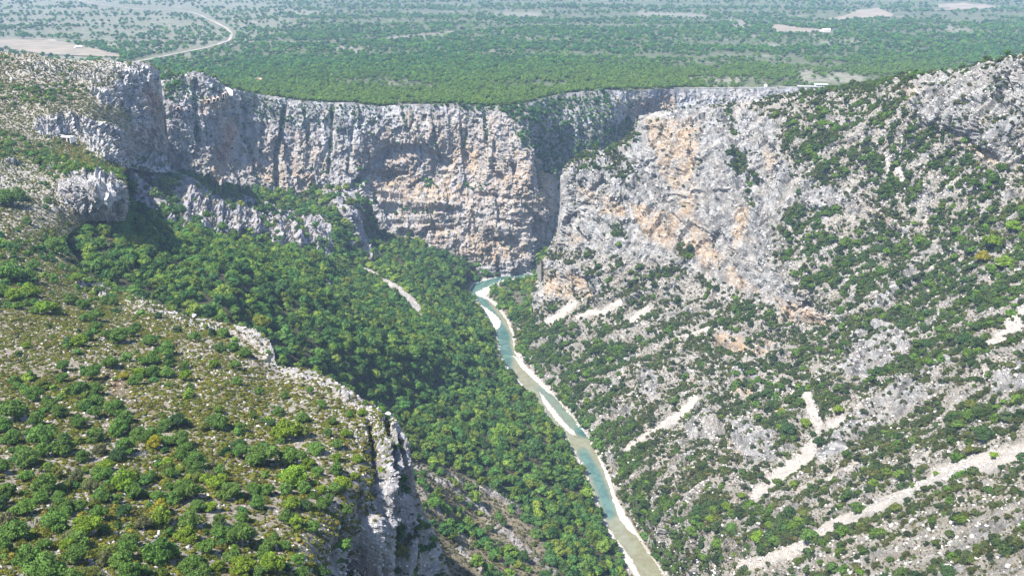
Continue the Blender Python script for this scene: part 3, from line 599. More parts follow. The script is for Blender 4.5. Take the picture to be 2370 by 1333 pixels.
GRID = {}
STEP = 2.9
def terrain(name, key, tps, ext, mat, label, amp_rock, amp_ground, strata, ks, vertical, river=False, bs=1.0):
    us = [p[0] for p in ext]; vs = [p[1] for p in ext]
    gu = np.arange(max(min(us), -276), min(max(us), 2640) + STEP, STEP); gv = np.arange(min(vs), max(vs) + STEP, STEP)
    U, V = np.meshgrid(gu, gv)
    P = tps.point(U, V)
    du = np.gradient(P, axis=1); dv = np.gradient(P, axis=0)
    Nn = np.cross(dv, du); Nn /= np.linalg.norm(Nn, axis=2)[..., None] + 1e-9
    view = rays(U, V); flip = np.sum(Nn * view, 2) > 0; Nn[flip] *= -1
    shp = U.shape; Pf = P.reshape(-1, 3); uf = U.ravel(); vf = V.ravel(); Nf = Nn.reshape(-1, 3)
    wn1 = fbm(Pf * 0.03, 4); wn2 = fbm(Pf * 0.03 + 50, 4)
    zc = np.linalg.norm(Pf - np.array([0, 0, CAMZ]), axis=1)
    wu = uf + wn1 * 9000 / zc; wv = vf + wn2 * 7000 / zc
    g = lambda n: sample(key, n, wu, wv)
    rock = g('rock'); orange = g('orange'); scree = sample(key, 'scree', uf + wn1 * 3500 / zc, vf + wn2 * 2500 / zc); floor_ = g('floor'); soil = g('soil'); grass = g('grass'); red = g('red')
    push = sample(key, 'push', uf + wn1 * 2500 / zc, vf)
    # relief: large buttresses, vertical flutes or dipping beds, small crags
    big = fbm(Pf * 0.018 + 5, 3)
    if vertical:
        flu = fbm(Pf * np.array([0.07, 0.07, 0.012]), 4, 0.55, ridged=True)
        bed = fbm(Pf * np.array([0.012, 0.012, 0.10]) + 9, 3)
        e = np.array([1.0, 1.0, 0.35]); zr = stretch(Pf, np.array([0, 0, 1.0]), 1.0)
        R3 = np.array([[0.80, 0.36, 0.48], [-0.60, 0.48, 0.64], [0.0, -0.80, 0.60]]); qf = Pf @ R3.T
        blk = 1.4 * blocks(zr * e / (24 * bs), 3) + 0.9 * blocks(qf / (11 * bs) + 5, 7) + 0.6 * blocks(qf / (5 * bs) + 9, 11) + 0.35 * blocks(zr / (2.6 * bs) + 9, 13)
        low = sstep(430, 500, vf) * (key == 'B'); led = fbm(Pf * np.array([0.02, 0.02, 0.16]) + 5, 3, 0.6, ridged=True)
        rel = 1.9 * big + (0.9 - 0.4 * low) * flu + (0.5 + 0.6 * low) * bed + 0.9 * low * led + blk
    else:
        bed = fbm(stretch(Pf, strata, 0.15) * 0.075, 4, 0.55, ridged=True)
        R3 = np.array([[0.80, 0.36, 0.48], [-0.60, 0.48, 0.64], [0.0, -0.80, 0.60]]); qf = Pf @ R3.T
        blk = 1.6 * blocks(qf * np.array([1, 1, 0.55]) / 20, 3) + 0.9 * blocks(qf * np.array([1, 1, .6]) / 9 + 5, 7) + 0.5 * blocks(qf / 4 + 9, 11)
        e = np.array([1.0, 1.0, 0.3])
        blk = 0.75 * blk + 1.5 * blocks(Pf * e / 26 + 3, 23) + 0.8 * fbm(Pf * np.array([0.09, 0.09, 0.016]) + 4, 4, 0.55, ridged=True)
        rel = 1.9 * big + 0.5 * bed + blk
    crag = fbm(Pf * 0.16 + 3, 4, 0.6, ridged=True)
    gbed = fbm(stretch(Pf, strata, ks) * 0.06 + 31, 4, 0.55, ridged=True)
    gsm = fbm(Pf * 0.25, 3)
    if key == 'C':
        rid = gbed - gbed.mean(); fine = fbm(stretch(Pf, strata, 0.25) * 0.22 + 61, 3, 0.6, ridged=True)
        rock = np.maximum(rock, 0.9 * sstep(0.10, 0.24, rid) * (1 - scree)); gbed = gbed * 1.7 + 0.45 * fine
    near = np.clip(zc / 700, 0.25, 1.3)
    disp = near * (rock * amp_rock * (rel + 0.30 * crag) + (1 - rock) * amp_ground * (1.3 * big + 1.1 * gbed + 0.5 * blocks(stretch(Pf, strata, 0.4) / 5 + 2, 5) + 0.3 * gsm)) + push
    if river:
        dr = segdist(uf, vf, RIVER + [RIVER[0]]); ins = inpoly(uf, vf, RIVER)
        fade = np.where(ins, 0, sstep(4, 60, dr)); disp = disp * fade
    de = segdist(uf, vf, ext + [ext[0]]); disp = disp * (0.30 + 0.70 * sstep(3, 30, de))
    Q = Pf + Nf * disp[:, None]
    if river:
        dr2 = np.where(ins, -dr, dr)
        zt = np.clip(dr2 * 0.25, -1.6, 8.0)
        flat = at_z(uf, vf, zt)
        w = np.where(dr2 < 8, 1.0, 1 - sstep(8, 40, dr2))
        Q = Q * (1 - w)[:, None] + flat * w[:, None]
    inside = inpoly(U, V, ext).ravel()
    idx = np.arange(len(uf)).reshape(shp)
    quads = np.stack([idx[:-1, :-1], idx[1:, :-1], idx[1:, 1:], idx[:-1, 1:]], -1).reshape(-1, 4)
    quads = quads[inside[quads].all(axis=1)]
    used = np.unique(quads); remap = -np.ones(len(uf), np.int64); remap[used] = np.arange(len(used))
    F4 = remap[quads]; VV = Q[used]
    # back slopes behind every outer edge
    E = np.concatenate([F4[:, [0, 1]], F4[:, [1, 2]], F4[:, [2, 3]], F4[:, [3, 0]]])
    key1 = E[:, 0] * 10**7 + E[:, 1]; key2 = E[:, 1] * 10**7 + E[:, 0]
    bd = E[~np.isin(key1, key2)]
    bv = np.unique(bd); mp = {int(a): i for i, a in enumerate(bv)}
    dxy = VV[bv][:, :2] / np.linalg.norm(VV[bv][:, :2], axis=1)[:, None]
    rows = [VV]; faces = [F4]; base = bv; off = len(VV)
    ia = np.array([mp[int(a)] for a in bd[:, 0]]); ib = np.array([mp[int(a)] for a in bd[:, 1]])
    prev = bv
    bu, bvv = uf[used][bv], vf[used][bv]
    free = np.ones(len(bv), bool)
    for dd in (8, 30, 70, 120): free &= inpoly(bu, bvv + dd, ext)
    slope_v = (CAMZ - VV[bv][:, 2]) / np.hypot(VV[bv][:, 0], VV[bv][:, 1])
    for back, down0 in ((2.5, 0.8), (9, 7), (30, 30), (75, 90)):
        down = np.where(free, down0 + 0.0, back * slope_v * 0.97)
        nv = VV[bv].copy(); nv[:, 0] += dxy[:, 0] * back; nv[:, 1] += dxy[:, 1] * back; nv[:, 2] -= down
        nv[:, 2] = np.maximum(nv[:, 2], -6)
        cur = off + np.arange(len(bv))
        faces.append(np.stack([prev[ib], prev[ia], cur[ia], cur[ib]], -1))
        rows.append(nv); off += len(bv); prev = cur
    me = mesh_from(name, np.concatenate(rows), np.concatenate(faces), mat, smooth=True)
    sm = np.ones(len(me.polygons), bool); sm[:len(quads)] = rock[quads].mean(1) < 0.35
    me.polygons.foreach_set('use_smooth', sm)
    def ext_attr(a):
        a = a[used]; return np.concatenate([a] + [a[bv]] * 4)
    slope = 1 - np.abs(Nf[:, 2])
    A = np.stack([ext_attr(x) for x in (np.clip(rock, 0, 1), np.clip(orange, 0, 1), np.clip(scree, 0, 1), np.ones_like(rock))], -1)
    B = np.stack([ext_attr(x) for x in (np.clip(floor_, 0, 1), np.clip(soil, 0, 1), np.clip(grass, 0, 1), np.clip(red, 0, 1))], -1)
    set_color(me, 'mask_a', A); set_color(me, 'mask_b', B)
    o = link(bpy.data.objects.new(name, me)); tag(o, label, kind='structure')
    c = Q[quads]
    ar = 0.5 * np.linalg.norm(np.cross(c[:, 2] - c[:, 0], c[:, 3] - c[:, 1]), axis=1)
    GRID[key] = dict(c=c, area=ar, u=wu[quads].mean(1), v=wv[quads].mean(1), ue=(uf + wn1 * 3500 / zc)[quads].mean(1), ve=(vf + wn2 * 2500 / zc)[quads].mean(1), Q=Q.reshape(*shp, 3), U=U, V=V, strata=strata, ks=ks)
    return o

terrain('canyon_wall', 'B', tB, EXT_B, MAT_FAR, 'far grey and ochre limestone wall dropping from the wooded plateau to the gorge', 2.0, 2.0, np.array([0., 0, 1.]), 0.3, True)
terrain('valley_floor', 'D', tD, EXT_D, MAT_VALLEY, 'wooded valley slope between the left spur and the turquoise river', 2.0, 1.2, STRATD, 0.15, True, river=True)
terrain('hillside', 'E', tE, EXT_E, MAT_LEFT, 'stony left hillside with low scrub ending in a white cliff edge', 2.3, 0.6, STRATE, 0.3, True, bs=0.45)
terrain('mountain', 'C', tC, EXT_C, MAT_RIGHT, 'right limestone massif with pale cliffs, scree chutes and scrub', 2.5, 1.9, STRATA, 0.12, False, river=True)

def surf(key, u, v):
    """the ground point of a rock body seen in direction (u, v)"""
    G = GRID[key]; i = int(round((v - G['V'][0, 0]) / STEP)); j = int(round((u - G['U'][0, 0]) / STEP))
    i = min(max(i, 0), G['U'].shape[0] - 1); j = min(max(j, 0), G['U'].shape[1] - 1)
    return G['Q'][i, j]

# ------------------------------------------------------------------ plateau
def plateau_z(x, y):
    p = np.stack([np.ravel(x) * 0.0016, np.ravel(y) * 0.0016, np.zeros(np.size(x))], -1)
    n = fbm(p, 3).reshape(np.shape(x))
    amp = sstep(1500, 2600, np.asarray(y, float))
    return 238 + 14 * n * amp + 0.0
def on_plateau(u, v):
    u = np.asarray(u, float); v = np.asarray(v, float); z = np.full(np.shape(u), 240.0)
    for _ in range(12):
        P = at_z(u, v, z); P[..., 1] = np.minimum(P[..., 1], 20000)
        z = 0.5 * z + 0.5 * plateau_z(P[..., 0], P[..., 1])
    return P

rim = [p for p in EXT_B if p[1] < 250 and p[0] >= 384 and p[0] <= 2100]
cu = np.arange(-420, 2800, 12.0)
rv_ = np.interp(cu, [p[0] for p in rim], [p[1] for p in rim])
Rp = tB.point(np.clip(cu, 384, 2080), rv_)
Rp[:, 0] = np.where(cu < 384, (cu - IW / 2) / FOC * 1500 / 0.99, Rp[:, 0]); 
cols = []
NR = 230
for k in range(len(cu)):
    if cu[k] < 384: y0, z0, x0 = 1240.0, 230.0, (cu[k] - IW / 2) / FOC * 1240 / 0.96
    elif cu[k] > 2080: y0, z0, x0 = 1500.0, 230.0, (cu[k] - IW / 2) / FOC * 1500 / 0.96
    else: x0, y0, z0 = Rp[k]; y0 += 3
    t = np.linspace(0, 1, NR); Y = y0 * (13000 / y0) ** (t ** 1.25)
    X = x0 * Y / y0
    zz = plateau_z(X, Y)
    w = sstep(0, 90, Y - y0)
    Z = (z0 - 1.5) * (1 - w) + np.minimum(zz, 1e9) * w
    cols.append(np.stack([X, Y, Z], -1))
PL = np.stack(cols, 1)
pf = PL.reshape(-1, 3)
PL = (pf + np.stack([np.zeros(len(pf)), np.zeros(len(pf)), 0.9 * fbm(pf * 0.02, 3)], -1)).reshape(PL.shape)
idx = np.arange(PL.shape[0] * PL.shape[1]).reshape(PL.shape[:2])
pq = np.stack([idx[:-1, :-1], idx[:-1, 1:], idx[1:, 1:], idx[1:, :-1]], -1).reshape(-1, 4)

def plateau_material():
    m, nt, b, out = new_mat('plateau_ground'); N = NT(nt); co = N.coords()
    a = N.n('ShaderNodeAttribute', attribute_name='mask_a'); s = N.n('ShaderNodeSeparateColor'); nt.links.new(a.outputs['Color'], s.inputs[0])
    n1 = N.noise(co, 0.012, 7, 0.68); n2 = N.noise(co, 0.08, 6, 0.7)
    scrub = N.mix(N.ramp(n2, 0.38, 0.62), (0.035, 0.05, 0.025), (0.085, 0.09, 0.05))
    openg = N.mix(N.ramp(n2, 0.35, 0.65), (0.09, 0.095, 0.065), (0.175, 0.16, 0.13))
    f = N.math('ADD', N.ramp(n1, 0.54, 0.70), s.outputs[0], True)
    nt.links.new(N.mix(f, scrub, openg), b.inputs['Base Color'])
    return m
me = mesh_from('plateau', pf, pq, plateau_material(), smooth=True)
pu, pv, _ = project(PL.reshape(-1, 3))
op = sample('P', 'open', np.clip(pu, U0, 2640), np.clip(pv, V0, 1500))
set_color(me, 'mask_a', np.stack([op, op * 0, op * 0, op * 0 + 1], -1))
me.vertices.foreach_set('co', PL.reshape(-1).astype(np.float32)); me.update()
tag(link(bpy.data.objects.new('plateau', me)), 'wide wooded plateau reaching to the top of the view behind the far wall', kind='structure')

def ribbon(name, pts, wid, mat, label, lift=0.35, kind='structure'):
    P = []
    for (a, b) in zip(pts[:-1], pts[1:]):
        n = max(2, int(math.hypot(b[0] - a[0], b[1] - a[1]) / 8))
        for k in range(n): P.append((a[0] + (b[0] - a[0]) * k / n, a[1] + (b[1] - a[1]) * k / n, (a[2] if len(a) > 2 else wid), ))
    P.append((pts[-1][0], pts[-1][1], wid))
    P = np.array(P); Q = on_plateau(P[:, 0], P[:, 1])
    for _ in range(2): Q[1:-1] = 0.25 * Q[:-2] + 0.5 * Q[1:-1] + 0.25 * Q[2:]
    d = np.gradient(Q, axis=0); nrm = np.stack([-d[:, 1], d[:, 0], np.zeros(len(d))], -1); nrm /= np.linalg.norm(nrm, axis=1)[:, None]
    jit = 1 + 0.25 * rng.normal(size=len(Q))
    A = Q + nrm * (P[:, 2] * jit / 2)[:, None]; B = Q - nrm * (P[:, 2] * jit[::-1] / 2)[:, None]
    V = np.concatenate([A, B]); V[:, 2] = plateau_z(V[:, 0], V[:, 1]) + 1.2 + lift
    n = len(Q); F = [(i, i + 1, n + i + 1, n + i) for i in range(n - 1)]
    o = link(bpy.data.objects.new(name, mesh_from(name, V, F, mat))); tag(o, label, kind=kind); return o

for pts, w, lab in [
    ([(165,0),(230,12),(310,22),(420,26),(458,34),(490,50),(525,66),(540,80),(534,92),(520,100),(480,112),(420,124),(350,138),(300,148)], 9, 'pale dirt track winding across the left plateau and down behind the hill'),
    ([(0,90),(70,90),(150,96),(290,97),(430,99),(540,100),(640,99),(760,98),(830,94),(900,91),(980,82),(1060,74),(1140,66),(1220,60),(1320,58),(1400,60),(1480,61),(1560,62)], 7, 'thin straight dirt track crossing the middle of the plateau'),
    ([(1440,33),(1500,36),(1580,36),(1640,40)], 6, 'short pale track near the top of the plateau')]:
    ribbon('dirt_track', pts, w, TRACK, lab)

def patch(name, pts, mat, label, lift=0.6):
    n = len(pts); out = []
    for i in range(n):
        a, b = pts[i], pts[(i + 1) % n]; k = max(1, int(math.hypot(b[0] - a[0], b[1] - a[1]) / 12))
        for q in range(k):
            out.append((a[0] + (b[0] - a[0]) * q / k + rng.normal() * 1.2, a[1] + (b[1] - a[1]) * q / k + rng.normal() * 0.5))
    o_ = np.array(out); Q = on_plateau(o_[:, 0], o_[:, 1]); c = Q.mean(0)
    rings = [c + (Q - c) * s for s in (1, 0.75, 0.5, 0.25)]
    V = np.concatenate(rings + [c[None]]); V[:, 2] = plateau_z(V[:, 0], V[:, 1]) + 1.1 + lift; m = len(Q); F = []
    for r in range(3):
        for i in range(m): F.append((r * m + i, r * m + (i + 1) % m, (r + 1) * m + (i + 1) % m, (r + 1) * m + i))
    for i in range(m): F.append((3 * m + i, 3 * m + (i + 1) % m, 4 * m))
    tag(link(bpy.data.objects.new(name, mesh_from(name, V, F, mat))), label, kind='structure')
FIELDS = [([(1782,62),(1800,58),(1850,66),(1905,70),(1918,72),(1905,76),(1850,78),(1800,80)], 'long dry brown field with a white house at its right end'),
 ([(1905,46),(1950,38),(1990,24),(2030,20),(2070,34),(2060,42),(1980,44),(1950,50)], 'dry clearing with a lone tree near the top right'),
 ([(2170,12),(2230,8),(2290,14),(2330,18),(2290,22),(2220,24),(2165,26)], 'dry field at the top right edge of the plateau'),
 ([(0,92),(60,92),(140,96),(170,104),(250,122),(300,135),(100,128),(0,112)], 'bare reddish meadow behind the left hill')]
for pts, lab in FIELDS: patch('field', pts, FIELD, lab)

# ------------------------------------------------------------------ river, gravel bars
def water_material():
    m, nt, b, out = new_mat('river_water'); N = NT(nt); co = N.coords()
    a = N.n('ShaderNodeAttribute', attribute_name='depth'); s = N.n('ShaderNodeSeparateColor'); nt.links.new(a.outputs['Color'], s.inputs[0])
    n = N.noise(co, 0.06, 4, 0.6, 1.0)
    deep = N.mix(N.ramp(n, 0.35, 0.65), (0.028, 0.070, 0.066), (0.07, 0.125, 0.10))
    shallow = N.mix(N.ramp(N.noise(co, 0.12, 5, 0.7), 0.35, 0.65), (0.125, 0.118, 0.075), (0.155, 0.16, 0.11))
    f = N.ramp(N.math('ADD', s.outputs[0], N.math('MULTIPLY', N.math('SUBTRACT', n, 0.5), 0.5)), 0.15, 0.95)
    nt.links.new(N.mix(f, shallow, deep), b.inputs['Base Color'])
    b.inputs['Roughness'].default_value = 0.12; b.inputs['Specular IOR Level'].default_value = 0.4
    bp = N.n('ShaderNodeBump'); bp.inputs['Distance'].default_value = 0.12; bp.inputs['Strength'].default_value = 0.5
    nt.links.new(N.noise(co, 1.2, 4, 0.6), bp.inputs['Height']); nt.links.new(bp.outputs[0], b.inputs['Normal'])
    return m
def resample(pts, n):
    p = np.array(pts, float); s = np.concatenate([[0], np.cumsum(np.hypot(*np.diff(p, axis=0).T))])
    t = np.linspace(0, s[-1], n); return np.stack([np.interp(t, s, p[:, 0]), np.interp(t, s, p[:, 1])], -1)
NL, NC = 200, 14
La, Ra = resample(RIVER_L, NL), resample(RIVER_R, NL)
cx = (La + Ra) / 2; La = La + (La - cx) * 0.18; Ra = Ra + (Ra - cx) * 0.18
tt = np.linspace(0, 1, NC)
UVs = La[:, None] * (1 - tt)[None, :, None] + Ra[:, None] * tt[None, :, None]
WQ = at_z(UVs[..., 0], UVs[..., 1], 0.0)
idx = np.arange(NL * NC).reshape(NL, NC)
wq = np.stack([idx[:-1, :-1], idx[:-1, 1:], idx[1:, 1:], idx[1:, :-1]], -1).reshape(-1, 4)
me = mesh_from('river', WQ.reshape(-1, 3), wq, water_material(), smooth=True)
dp = sample('D', 'deep', UVs[..., 0].ravel(), UVs[..., 1].ravel())
set_color(me, 'depth', np.stack([dp, dp, dp, dp * 0 + 1], -1))
tag(link(bpy.data.objects.new('river', me)), 'turquoise and sandy green river winding down the gorge floor', kind='structure')

def bar(pts, label):
    o_ = resample(pts + [pts[0]], 90)[:-1]; o_ = o_ + rng.normal(size=o_.shape) * 0.9
    c2 = o_.mean(0)
    # medial inner rings, a low mound of gravel above the water
    rings = []; zs = []
    for s_, z_ in ((1.0, -0.25), (0.9, 0.25), (0.7, 0.6), (0.4, 0.8)):
        rings.append(c2 + (o_ - c2) * s_ if s_ < 0 else o_ * s_ + smooth_c(o_) * (1 - s_)); zs.append(z_)
    V = [at_z(r[:, 0], r[:, 1], z) for r, z in zip(rings, zs)]
    m = len(o_); F = []
    for r in range(3):
        for i in range(m): F.append((r * m + i, r * m + (i + 1) % m, (r + 1) * m + (i + 1) % m, (r + 1) * m + i))
    F.append(tuple(3 * m + i for i in range(m)))
    tag(link(bpy.data.objects.new('gravel_bar', mesh_from('gravel_bar', np.concatenate(V), F, GRAVEL, smooth=False))), label, kind='structure')
def smooth_c(o_):
    n = len(o_); k = n // 6; r = o_.copy()
    for _ in range(30): r = 0.5 * r + 0.25 * np.roll(r, 1, 0) + 0.25 * np.roll(r, -1, 0)
    # pull every point to the local middle of the shape
    a = o_.mean(0); ax = np.linalg.svd(o_ - a)[2][0]; t = (o_ - a) @ ax
    order = np.argsort(t); mid = np.zeros_like(o_)
    for i in range(n):
        w = np.exp(-((t - t[i]) / 12.0) ** 2)[:, None]; side = ((o_ - a) @ np.array([-ax[1], ax[0]]) > 0)
        A = (o_ * w)[side].sum(0) / (w[side].sum() + 1e-6); B = (o_ * w)[~side].sum(0) / (w[~side].sum() + 1e-6)
        mid[i] = (A + B) / 2
    return mid
BARS = [([(1098,678),(1125,664),(1146,654),(1140,668),(1130,684),(1138,696),(1122,692),(1104,684)], 'pale gravel bar inside the upper river bend'),
 ([(1112,706),(1126,712),(1148,728),(1160,744),(1158,758),(1146,766),(1140,750),(1128,728)], 'pale curved gravel bar below the bend'),
 ([(1186,822),(1200,830),(1240,868),(1262,892),(1282,918),(1262,902),(1236,880),(1206,850)], 'long thin white gravel bank in the shallows'),
 ([(1248,905),(1262,920),(1300,968),(1330,1000),(1338,1012),(1316,1000),(1280,965),(1254,925)], 'white gravel bank on the left edge of the river'),
 ([(1384,1055),(1396,1060),(1420,1100),(1440,1135),(1478,1172),(1486,1208),(1484,1246),(1452,1226),(1432,1200),(1420,1160),(1404,1110)], 'broad white gravel bank on the right with bushes on it'),
 ([(1384,1165),(1392,1180),(1412,1225),(1440,1262),(1468,1300),(1490,1345),(1460,1345),(1426,1290),(1400,1230)], 'white gravel bank on the left edge near the bottom')]
for pts, lab in BARS: bar(pts, lab)

# ------------------------------------------------------------------ plants: leaf-built crowns
def icos(sub):
    import bmesh
    bm = bmesh.new(); bmesh.ops.create_icosphere(bm, subdivisions=sub, radius=1.0)
    V = np.array([v.co[:] for v in bm.verts]); F = np.array([[v.index for v in f.verts] for f in bm.faces]); bm.free(); return V, F
ICO1, ICO2 = icos(1), icos(2)
def crown_mesh(name, seed, lobes, leaves, leaf, flat=0.9, base=0.62, lobe_r=(0.32, 0.5), core=ICO1, spread=0.62):
    r = np.random.default_rng(seed); V = []; F = []; T = []; nv = 0
    cs = []
    for k in range(lobes):
        a = 2 * math.pi * (k / max(1, lobes - 1)) + r.uniform(-0.4, 0.4); rad = spread * r.uniform(0.55, 1.0) if k else 0.0
        zz = r.uniform(-0.36, 0.30) if k else 0.38
        R = r.uniform(*lobe_r) * (1.15 if k == 0 else 1)
        cs.append((np.array([rad * math.cos(a), rad * math.sin(a), base + zz * flat]), R))
    for c, R in cs:
        cv = core[0] * R * 0.86; cv = cv * (1 + 0.16 * r.normal(size=(len(cv), 1))); cv[:, 2] *= flat; cv += c
        V.append(cv); F.append(core[1] + nv); nv += len(cv); T += [r.uniform(0.80, 1.0)] * len(cv)
        d = r.normal(size=(leaves, 3)); d /= np.linalg.norm(d, axis=1)[:, None]; d[:, 2] = np.where(d[:, 2] < -0.35, -d[:, 2], d[:, 2])
        pos = c + d * np.array([1, 1, flat]) * (R * r.uniform(0.82, 1.16, size=(leaves, 1)))
        ok = np.ones(leaves, bool)
        for c2, R2 in cs:
            if c2 is not c: ok &= np.linalg.norm((pos - c2) / np.array([1, 1, flat]), axis=1) > R2 * 0.8
        pos = pos[ok]; d = d[ok]
        nn = d + 0.75 * r.normal(size=d.shape); nn /= np.linalg.norm(nn, axis=1)[:, None]
        t1 = np.cross(nn, r.normal(size=nn.shape)); t1 /= np.linalg.norm(t1, axis=1)[:, None]; t2 = np.cross(nn, t1)
        s = leaf * r.uniform(0.6, 1.3, size=(len(pos), 1))
        a3 = pos + t1 * s; b3 = pos + t2 * s * 0.75 - t1 * s * 0.5; c3 = pos - t2 * s * 0.8 - t1 * s * 0.45
        q = np.stack([a3, b3, c3], 1).reshape(-1, 3)
        V.append(q); F.append(np.arange(len(q)).reshape(-1, 3) + nv); nv += len(q)
        T += list(np.repeat(r.uniform(0.7, 1.35, size=len(pos)), 3))
    V = np.concatenate(V); V[:, 2] = np.maximum(V[:, 2], 0.02)
    me = mesh_from(name, V, np.concatenate(F), LEAF)
    T = np.array(T); set_color(me, 'leaf_tone', np.stack([T, T, T * 0.95, T * 0 + 1], -1))
    return me
CR_HI = [crown_mesh('crown', 100 + k, 9 + k % 3, 190, 0.085, lobe_r=(0.27, 0.44), spread=0.64) for k in range(7)]
CR_MID = [crown_mesh('forest_crown', 200 + k, 6 + k % 3, 60, 0.14, lobe_r=(0.32, 0.5)) for k in range(6)]
CR_LOW = [crown_mesh('distant_crown', 300 + k, 4, 22, 0.2, lobe_r=(0.4, 0.58), spread=0.5) for k in range(4)]
SH_HI = [crown_mesh('shrub', 400 + k, 4 + k % 3, 90, 0.13, flat=0.75, base=0.42, lobe_r=(0.38, 0.55), spread=0.5) for k in range(5)]
SH_LO = [crown_mesh('scrub_crown', 500 + k, 3 + k % 2, 26, 0.2, flat=0.75, base=0.38, lobe_r=(0.42, 0.6), spread=0.45) for k in range(5)]
GA_LO = [crown_mesh('garrigue_tuft', 600 + k, 3, 16, 0.22, flat=0.55, base=0.25, lobe_r=(0.42, 0.6), spread=0.5) for k in range(5)]

def trunk_mesh(seed, dead=False):
    r = np.random.default_rng(seed); V = []; F = []
    def limb(p, q, r0, r1, n=6, segs=3):
        b = len(V)
        ax = unit(q - p); s = unit(np.cross(ax, [0.3, 0.8, 0.1])); t = np.cross(ax, s)
        for k in range(segs + 1):
            f = k / segs; c = p + (q - p) * f + (r.normal(size=3) * 0.02 if 0 < k < segs else 0); rr = r0 + (r1 - r0) * f
            for i in range(n):
                a = 2 * math.pi * i / n; V.append(c + (s * math.cos(a) + t * math.sin(a)) * rr)
        for k in range(segs):
            for i in range(n): F.append((b + k * n + i, b + k * n + (i + 1) % n, b + (k + 1) * n + (i + 1) % n, b + (k + 1) * n + i))
    top = np.array([r.uniform(-.06, .06), r.uniform(-.06, .06), 0.5])
    limb(np.array([0, 0, -0.08]), top, 0.075, 0.05)
    for k in range(9 if dead else 5):
        a = r.uniform(0, 6.28); e = top + np.array([math.cos(a) * 0.45, math.sin(a) * 0.45, r.uniform(0.2, 0.75)])
        st = top * r.uniform(0.7, 1); limb(st, e, 0.035, 0.012, 5, 2)
        if dead:
            for q in range(3):
                m_ = st + (e - st) * r.uniform(0.4, 0.9); limb(m_, m_ + r.normal(size=3) * 0.16 + np.array([0, 0, 0.08]), 0.014, 0.005, 4, 1)
    return mesh_from('trunk' if not dead else 'dead_tree', V, F, BARK if not dead else DEADWOOD)
TR = [trunk_mesh(k) for k in range(3)]
TRD = [trunk_mesh(10 + k, True) for k in range(3)]

# hidden library of crowns for the instanced masses (kept out of the scene, only data)
def library(name, meshes):
    c = bpy.data.collections.new(name)
    for i, m in enumerate(meshes):
        o = bpy.data.objects.new('%s_source' % m.name.split('.')[0], m); o.name = '%02d_%s' % (i, m.name.split('.')[0]); c.objects.link(o)
    return c
def scatter_object(name, P, S, rot, tint, meshes, label, seed=0):
    me = bpy.data.meshes.new(name); me.vertices.add(len(P)); me.vertices.foreach_set('co', np.asarray(P, np.float32).ravel()); me.update()
    for nm, ty, arr in (('size', 'FLOAT_VECTOR', S), ('turn', 'FLOAT', rot)):
        a = me.attributes.new(nm, ty, 'POINT'); a.data.foreach_set('vector' if ty == 'FLOAT_VECTOR' else 'value', np.asarray(arr, np.float32).ravel())
    a = me.attributes.new('which', 'INT', 'POINT'); a.data.foreach_set('value', np.random.default_rng(seed).integers(0, len(meshes), len(P)).astype(np.int32))
    set_color(me, 'tint', np.concatenate([tint, np.ones((len(P), 1))], 1))
    o = link(bpy.data.objects.new(name, me))
    ng = bpy.data.node_groups.new(name + '_nodes', 'GeometryNodeTree')
    ng.interface.new_socket('Geometry', in_out='INPUT', socket_type='NodeSocketGeometry'); ng.interface.new_socket('Geometry', in_out='OUTPUT', socket_type='NodeSocketGeometry')
    gi = ng.nodes.new('NodeGroupInput'); go = ng.nodes.new('NodeGroupOutput')
    ci = ng.nodes.new('GeometryNodeCollectionInfo'); ci.inputs['Collection'].default_value = library(name + '_library', meshes)
    ci.inputs['Separate Children'].default_value = True; ci.inputs['Reset Children'].default_value = True
    ip = ng.nodes.new('GeometryNodeInstanceOnPoints'); ip.inputs['Pick Instance'].default_value = True
    def named(n, t):
        x = ng.nodes.new('GeometryNodeInputNamedAttribute'); x.data_type = t; x.inputs['Name'].default_value = n; return x.outputs[0]
    ng.links.new(gi.outputs[0], ip.inputs['Points']); ng.links.new(ci.outputs[0], ip.inputs['Instance'])
    ng.links.new(named('which', 'INT'), ip.inputs['Instance Index'])
    cx_ = ng.nodes.new('ShaderNodeCombineXYZ'); ng.links.new(named('turn', 'FLOAT'), cx_.inputs[2]); ng.links.new(cx_.outputs[0], ip.inputs['Rotation'])
    ng.links.new(named('size', 'FLOAT_VECTOR'), ip.inputs['Scale'])
    ng.links.new(ip.outputs[0], go.inputs[0])
    md = o.modifiers.new('scatter', 'NODES'); md.node_group = ng
    tag(o, label, kind='stuff'); return o

def tints(n, kind, r):
    """green mixes of the plants, real-world albedo"""
    pal = {'tree': [(0.080, 0.150, 0.034), (0.060, 0.128, 0.034), (0.112, 0.175, 0.030), (0.048, 0.105, 0.032), (0.14, 0.19, 0.034), (0.085, 0.155, 0.034)],
           'right': [(0.055, 0.092, 0.026), (0.042, 0.074, 0.026), (0.080, 0.135, 0.022), (0.055, 0.080, 0.030), (0.066, 0.115, 0.022)],
           'plateau': [(0.055, 0.135, 0.032), (0.042, 0.11, 0.034), (0.08, 0.155, 0.03), (0.035, 0.09, 0.032)],
           'shrub': [(0.050, 0.066, 0.026), (0.064, 0.078, 0.026), (0.042, 0.060, 0.028), (0.085, 0.092, 0.030), (0.06, 0.085, 0.024)],
           'garr': [(0.145, 0.145, 0.024), (0.115, 0.125, 0.024), (0.165, 0.145, 0.03), (0.10, 0.125, 0.026), (0.13, 0.14, 0.022), (0.10, 0.12, 0.024)],
           'greyg': [(0.10, 0.10, 0.045), (0.13, 0.12, 0.06), (0.07, 0.075, 0.035)]}[kind]
    p = np.array(pal)[r.integers(0, len(pal), n)]
    p = p * r.uniform(0.62, 1.42, (n, 1)) * r.uniform(0.92, 1.08, (n, 3))
    return p

